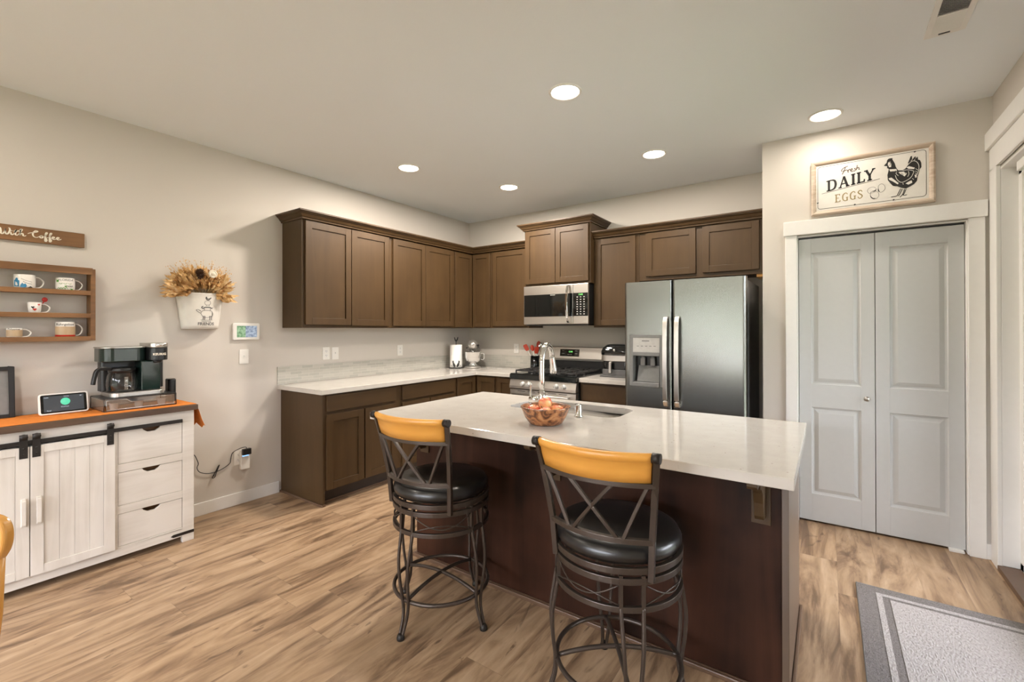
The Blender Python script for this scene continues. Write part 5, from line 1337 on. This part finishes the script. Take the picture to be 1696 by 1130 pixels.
# air fryer
t = empty('air_fryer', (2.20, -.30, CT), 'black and steel air fryer on the short worktop left of the refrigerator', 'air fryer')
mb = MB(); A0, A1 = 2.010, 2.330
def rr_(x0, x1, y0, y1, r, z0, z1, nm, mt, bev=.004, par=t): return MB().prism(rrect(x0, x1, y0, y1, r, 6), z0, z1).build(nm, mt, par, bev)
rr_(A0+.012, A1-.012, -.415, -.11, .05, CT+.022, CT+.075, 'lower_housing', 'dgray')
mbp = MB().prism([(A0-.002, 0), (A1+.002, 0), (A1-.01, .022), (A0+.01, .022)], -.42, -.105, 'y')
for v in mbp.bm.verts: v.co.z += CT
mbp.build('foot_plate', 'dgray', t, .003)
rr_(A0+.015, A1-.015, -.40, -.11, .06, CT+.0755, CT+.155, 'basket', 'blkg')
rr_(A0, A1, -.405, -.10, .06, CT+.1555, CT+.215, 'steel_band', 'steel2')
mb = MB(); rings = []
for z, ins in ((CT+.2155, 0), (CT+.25, .0), (CT+.285, .012), (CT+.312, .040), (CT+.318, .060)):
    rings.append([mb.v((x, y, z)) for x, y in rrect(A0-.004+ins, A1+.004-ins, -.415+ins*1.2, -.09-ins*.4, .06, 6)])
for A, B in zip(rings, rings[1:]):
    for i in range(len(A)): mb.f([A[i], A[(i+1) % len(A)], B[(i+1) % len(A)], B[i]], True)
mb.f(rings[0][::-1]); mb.f(rings[-1]); hd = mb.build('control_head', 'blkg', t)
MB().lathe([(.013, 0), (.012, -.010), (0, -.011)], (2.160, -.414, CT+.262), 20, 'y').build('dial', 'nickel', hd)
MB().box(2.19, 2.25, -.4165, -.4152, CT+.290, CT+.296).build('print', 'lgray', hd) if False else None
MB().prism([(-.395, CT+.150), (-.425, CT+.152), (-.445, CT+.145), (-.450, CT+.045), (-.430, CT+.038), (-.425, CT+.130), (-.395, CT+.135)], 2.115, 2.140, 'x').build('basket_handle', 'nickel', t, .003)

# ------------------------------------------------------------------ bar stools
def stool(loc, back_rot, leg_rot, label):
    t = empty('bar_stool', loc, label, 'bar stool', 'swivel bar stools at the island')
    def part(mb, name, mat, rot, par=t, bevel=0, smooth=None):
        o = mb.build(name, mat, None, bevel); o.parent = par
        if par is t: o.rotation_euler = (0, 0, rot)
        return o
    # legs: a pair of bars each, from the apron to one foot
    for k in range(4):
        mb = MB(); a = k*PI/2; ca_, sa_ = math.cos(a), math.sin(a)
        for s in (-1, 1):
            prof = [(.222, .037, .575), (.223, .037, .47), (.236, .0345, .40), (.246, .031, .33), (.243, .025, .24), (.233, .018, .156), (.236, .012, .09), (.262, .008, .012)]
            P = [Vector((r*ca_-s*o_*sa_, r*sa_+s*o_*ca_, z)) for r, o_, z in prof]
            mb.tube([P[0], P[1]], .01, flat=(.013, .013)); mb.tube(smooth_path(P[1:], 5), .0072, 8)
        lg = part(mb, 'leg', 'bronze', leg_rot)
        fb = MB().lathe([(.013, .0), (.017, .002), (.018, .012), (.015, .022), (.010, .028)], (.262*ca_, .262*sa_, 0), 16)
        f = fb.build('foot', 'iron', None); f.parent = lg
    ring = lambda R, z, n=64: [(R*math.cos(2*PI*i/n), R*math.sin(2*PI*i/n), z) for i in range(n)]
    mb = MB(); mb.tube(ring(.226, .156), .009, 8, closed=True); part(mb, 'foot_ring', 'bronze', leg_rot)
    mb = MB()
    for a in (0, PI/2):
        mb.tube([(.222*math.cos(a)*q, .222*math.sin(a)*q, .156+.034*(1-q*q)) for q in [-1+i*.1 for i in range(21)]], .0085, 8)
    part(mb, 'cross_brace', 'bronze', leg_rot)
    mb = MB(); mb.tube(ring(.225, .556), .01, closed=True, flat=(.015, .022)); mb.tube(ring(.225, .464), .01, closed=True, flat=(.015, .020))
    part(mb, 'apron_frame', 'bronze', leg_rot, bevel=.002)
    mb = MB()
    for k in range(4):
        a0, a1 = k*PI/2+.165, (k+1)*PI/2-.165
        def q_(f, z): a = a0+(a1-a0)*f; return (.225*math.cos(a), .225*math.sin(a), z)
        mb.tube([q_(i/16, .545-.055*math.sin(PI*i/16)) for i in range(17)], .0026, 6); mb.tube([q_(i/16, .474+.032*math.sin(PI*i/16)) for i in range(17)], .0026, 6)
    part(mb, 'decor_wire', 'nickel' if False else 'bronze', leg_rot)
    MBs = MB().lathe([(.10, .556), (.10, .574), (.06, .576)], (0, 0, 0), 24); part(MBs, 'swivel_plate', 'iron', leg_rot)
    mb = MB(); mb.tube(ring(.225, .590), .01, closed=True, flat=(.016, .022)); mb.box(-.22, .22, -.015, .015, .579, .588); part(mb, 'seat_ring', 'bronze', back_rot, bevel=.002)
    part(MB().lathe([(0, .602), (.205, .602), (.219, .606), (.229, .622), (.229, .638), (.218, .658), (.195, .669), (.12, .676), (0, .678)], (0, 0, 0), 64), 'seat', 'leather', back_rot)
    # back frame, behind the seat (local -y)
    def xs(z):   # post half-width and depth at height z
        K = [(.555, .174, -.158), (.69, .181, -.168), (.80, .192, -.186), (.89, .201, -.206), (.993, .2135, -.232)]
        for (a, b, c), (d, e_, f) in zip(K, K[1:]):
            if z <= d: q = (z-a)/(d-a); return b+(e_-b)*q, c+(f-c)*q
        return K[-1][1:]
    def bow(f, z, sag=.052):
        w2, y2 = xs(z); u = -1+2*f; return (w2*u, y2-sag*(1-u*u), z)
    mb = MB()
    for s in (-1, 1): mb.tube([(s*xs(z)[0], xs(z)[1], z) for z in (.556, .62, .69, .75, .80, .85, .89, .94, .985)], .01, flat=(.020, .017))
    mb.tube([bow(i/16, .690) for i in range(17)], .01, flat=(.018, .018)); mb.tube([bow(i/16, .886) for i in range(17)], .01, flat=(.018, .016))
    for a, b in ((.045, .235), (.955, .765), (.30, .725), (.70, .275)):
        mb.tube([bow(b+(a-b)*i/8, .690+.196*i/8, .052) for i in range(9)], .01, flat=(.014, .012))
    bf = part(mb, 'back_frame', 'bronze', back_rot, bevel=.0015)
    mb = MB()
    for s in (-1, 1):
        w2, y2 = xs(.985); mb.tube([(s*w2-.013, y2-.002, .981), (s*w2+.013, y2-.002, .981)], .0165, 14)
    o = mb.build('post_cap', 'iron', None); o.parent = bf
    # wooden crest rail with rolled top
    mb = MB(); prof = [(-.006, .894), (.006, .894), (.008, .93), (.007, .962), (.013, .968), (.017, .977), (.015, .989), (.006, .996), (-.006, .995), (-.013, .986), (-.012, .974), (-.007, .962), (-.008, .93)]
    rings = []
    for i in range(25):
        f = i/24; row = []
        for a, z in prof:
            w2, y2 = xs(z); u = -1+2*f; w3 = w2-.012
            row.append(mb.v((w3*u, y2-.056*(1-u*u)-a, z)))
        rings.append(row)
    for A, B in zip(rings, rings[1:]):
        for k in range(len(prof)): mb.f([A[k], A[(k+1) % len(prof)], B[(k+1) % len(prof)], B[k]], True)
    mb.f(rings[0]); mb.f(rings[-1][::-1])
    part(mb, 'crest_rail', 'honey', back_rot)
    return t
stool((2.278, -2.922, 0), math.radians(5), math.radians(0), 'wood-topped metal bar stool at the left, nearer the wall cabinets')
stool((3.190, -2.935, 0), math.radians(1.5), math.radians(34), 'wood-topped metal bar stool at the right, nearer the closet door')

# ------------------------------------------------------------------ rug, chair at the left edge
t = empty('door_rug', (4.3, -2.1, 0), 'grey looped rug with pale stripes and a pale centre lying before the patio door', 'rug')
RX0_, RX1_, RY0_, RY1_ = 3.965, 4.652, -2.62, -1.474
MB().box(RX0_, RX1_, RY0_, RY1_, .0006, .008).build('border', 'rugd', t, .003)
mb = MB()
def band(i0, i1, z0=.0079, z1=.0094):
    a, b, c, d = RX0_+i0, RX1_-i0*.42, RY0_+i0, RY1_-i0*.88; q = i1-i0
    mb.box(a, a+q, c, d, z0, z1).box(b-q, b, c, d, z0, z1).box(a+q, b-q, c, c+q, z0, z1).box(a+q, b-q, d-q, d, z0, z1)
band(.080, .104); mb.box(RX0_+.134, RX1_-.075, RY0_+.134, RY1_-.118, .0079, .0096); mb.build('pale_pattern', 'rugl', t)
mb = MB().tube([(RX0_+.002, RY0_, .004), (RX0_+.002, RY1_, .004), (RX1_, RY1_, .004), (RX1_, RY0_, .004)], .0042, 8, closed=True); mb.build('edge_binding', 'gray', t)

ch = empty('dining_chair', (1.95, -4.55, 0), 'honey wood dining chair cut by the left edge of the photo', 'chair')
# back in plane facing the camera; local axes: u to the left out of frame
o0 = Vector((2.284, -4.362, 0)); du = Vector((-.545, -.325, 0)).normalized(); dn = Vector((-du.y, du.x, 0))
TC = lambda u, v, d: tuple(o0+du*u+dn*d+Vector((0, 0, v)))
oc = [(.018, .852), (.006, .872), (.0, .90), (.004, .928), (.020, .946), (.06, .955), (.23, .975), (.40, .955), (.44, .946), (.456, .928), (.46, .90), (.454, .872), (.442, .852), (.40, .842), (.23, .862), (.06, .842)]
oc = [(p.x, p.y) for p in smooth_path([(a, b, 0) for a, b in oc+oc[:1]], 4)[:-1]]
mb = MB(TC); mb.prism(oc, -.013, .013)
mb.build('crest_rail', 'honeyz', ch, .008, seg=4)
for a, b in ((.030, .055), (.430, .405)):
    MB(TC).tube([(a, .86, 0), ((a*2+b)/3, .72, 0), (b, .45, .02), (b, .44, .02)], [.013, .014, .016, .016], 12).build('back_post', 'honeyz', ch)
for k in range(5): MB(TC).tube([(.10+k*.065, .86, 0), (.11+k*.060, .45, .03)], .007, 8).build('spindle', 'honeyz', ch)
mb = MB(TC); mb.prism(rrect(.03, .43, .0, .42, .06, 5), .43, .46) if False else None
MBq = MB(lambda u, v, d: TC(u, d, v)); MBq.prism(rrect(.03, .43, .0, .42, .06, 5), .425, .458); MBq.build('seat', 'honeyz', ch, .006)
for u, v in ((.06, .03), (.40, .03), (.06, .39), (.40, .39)):
    MB(TC).tube([(u, .425, v), (u+(u-.23)*.18, 0, v+(v-.21)*.18)], [.019, .013], 12).build('leg', 'honeyz', ch)
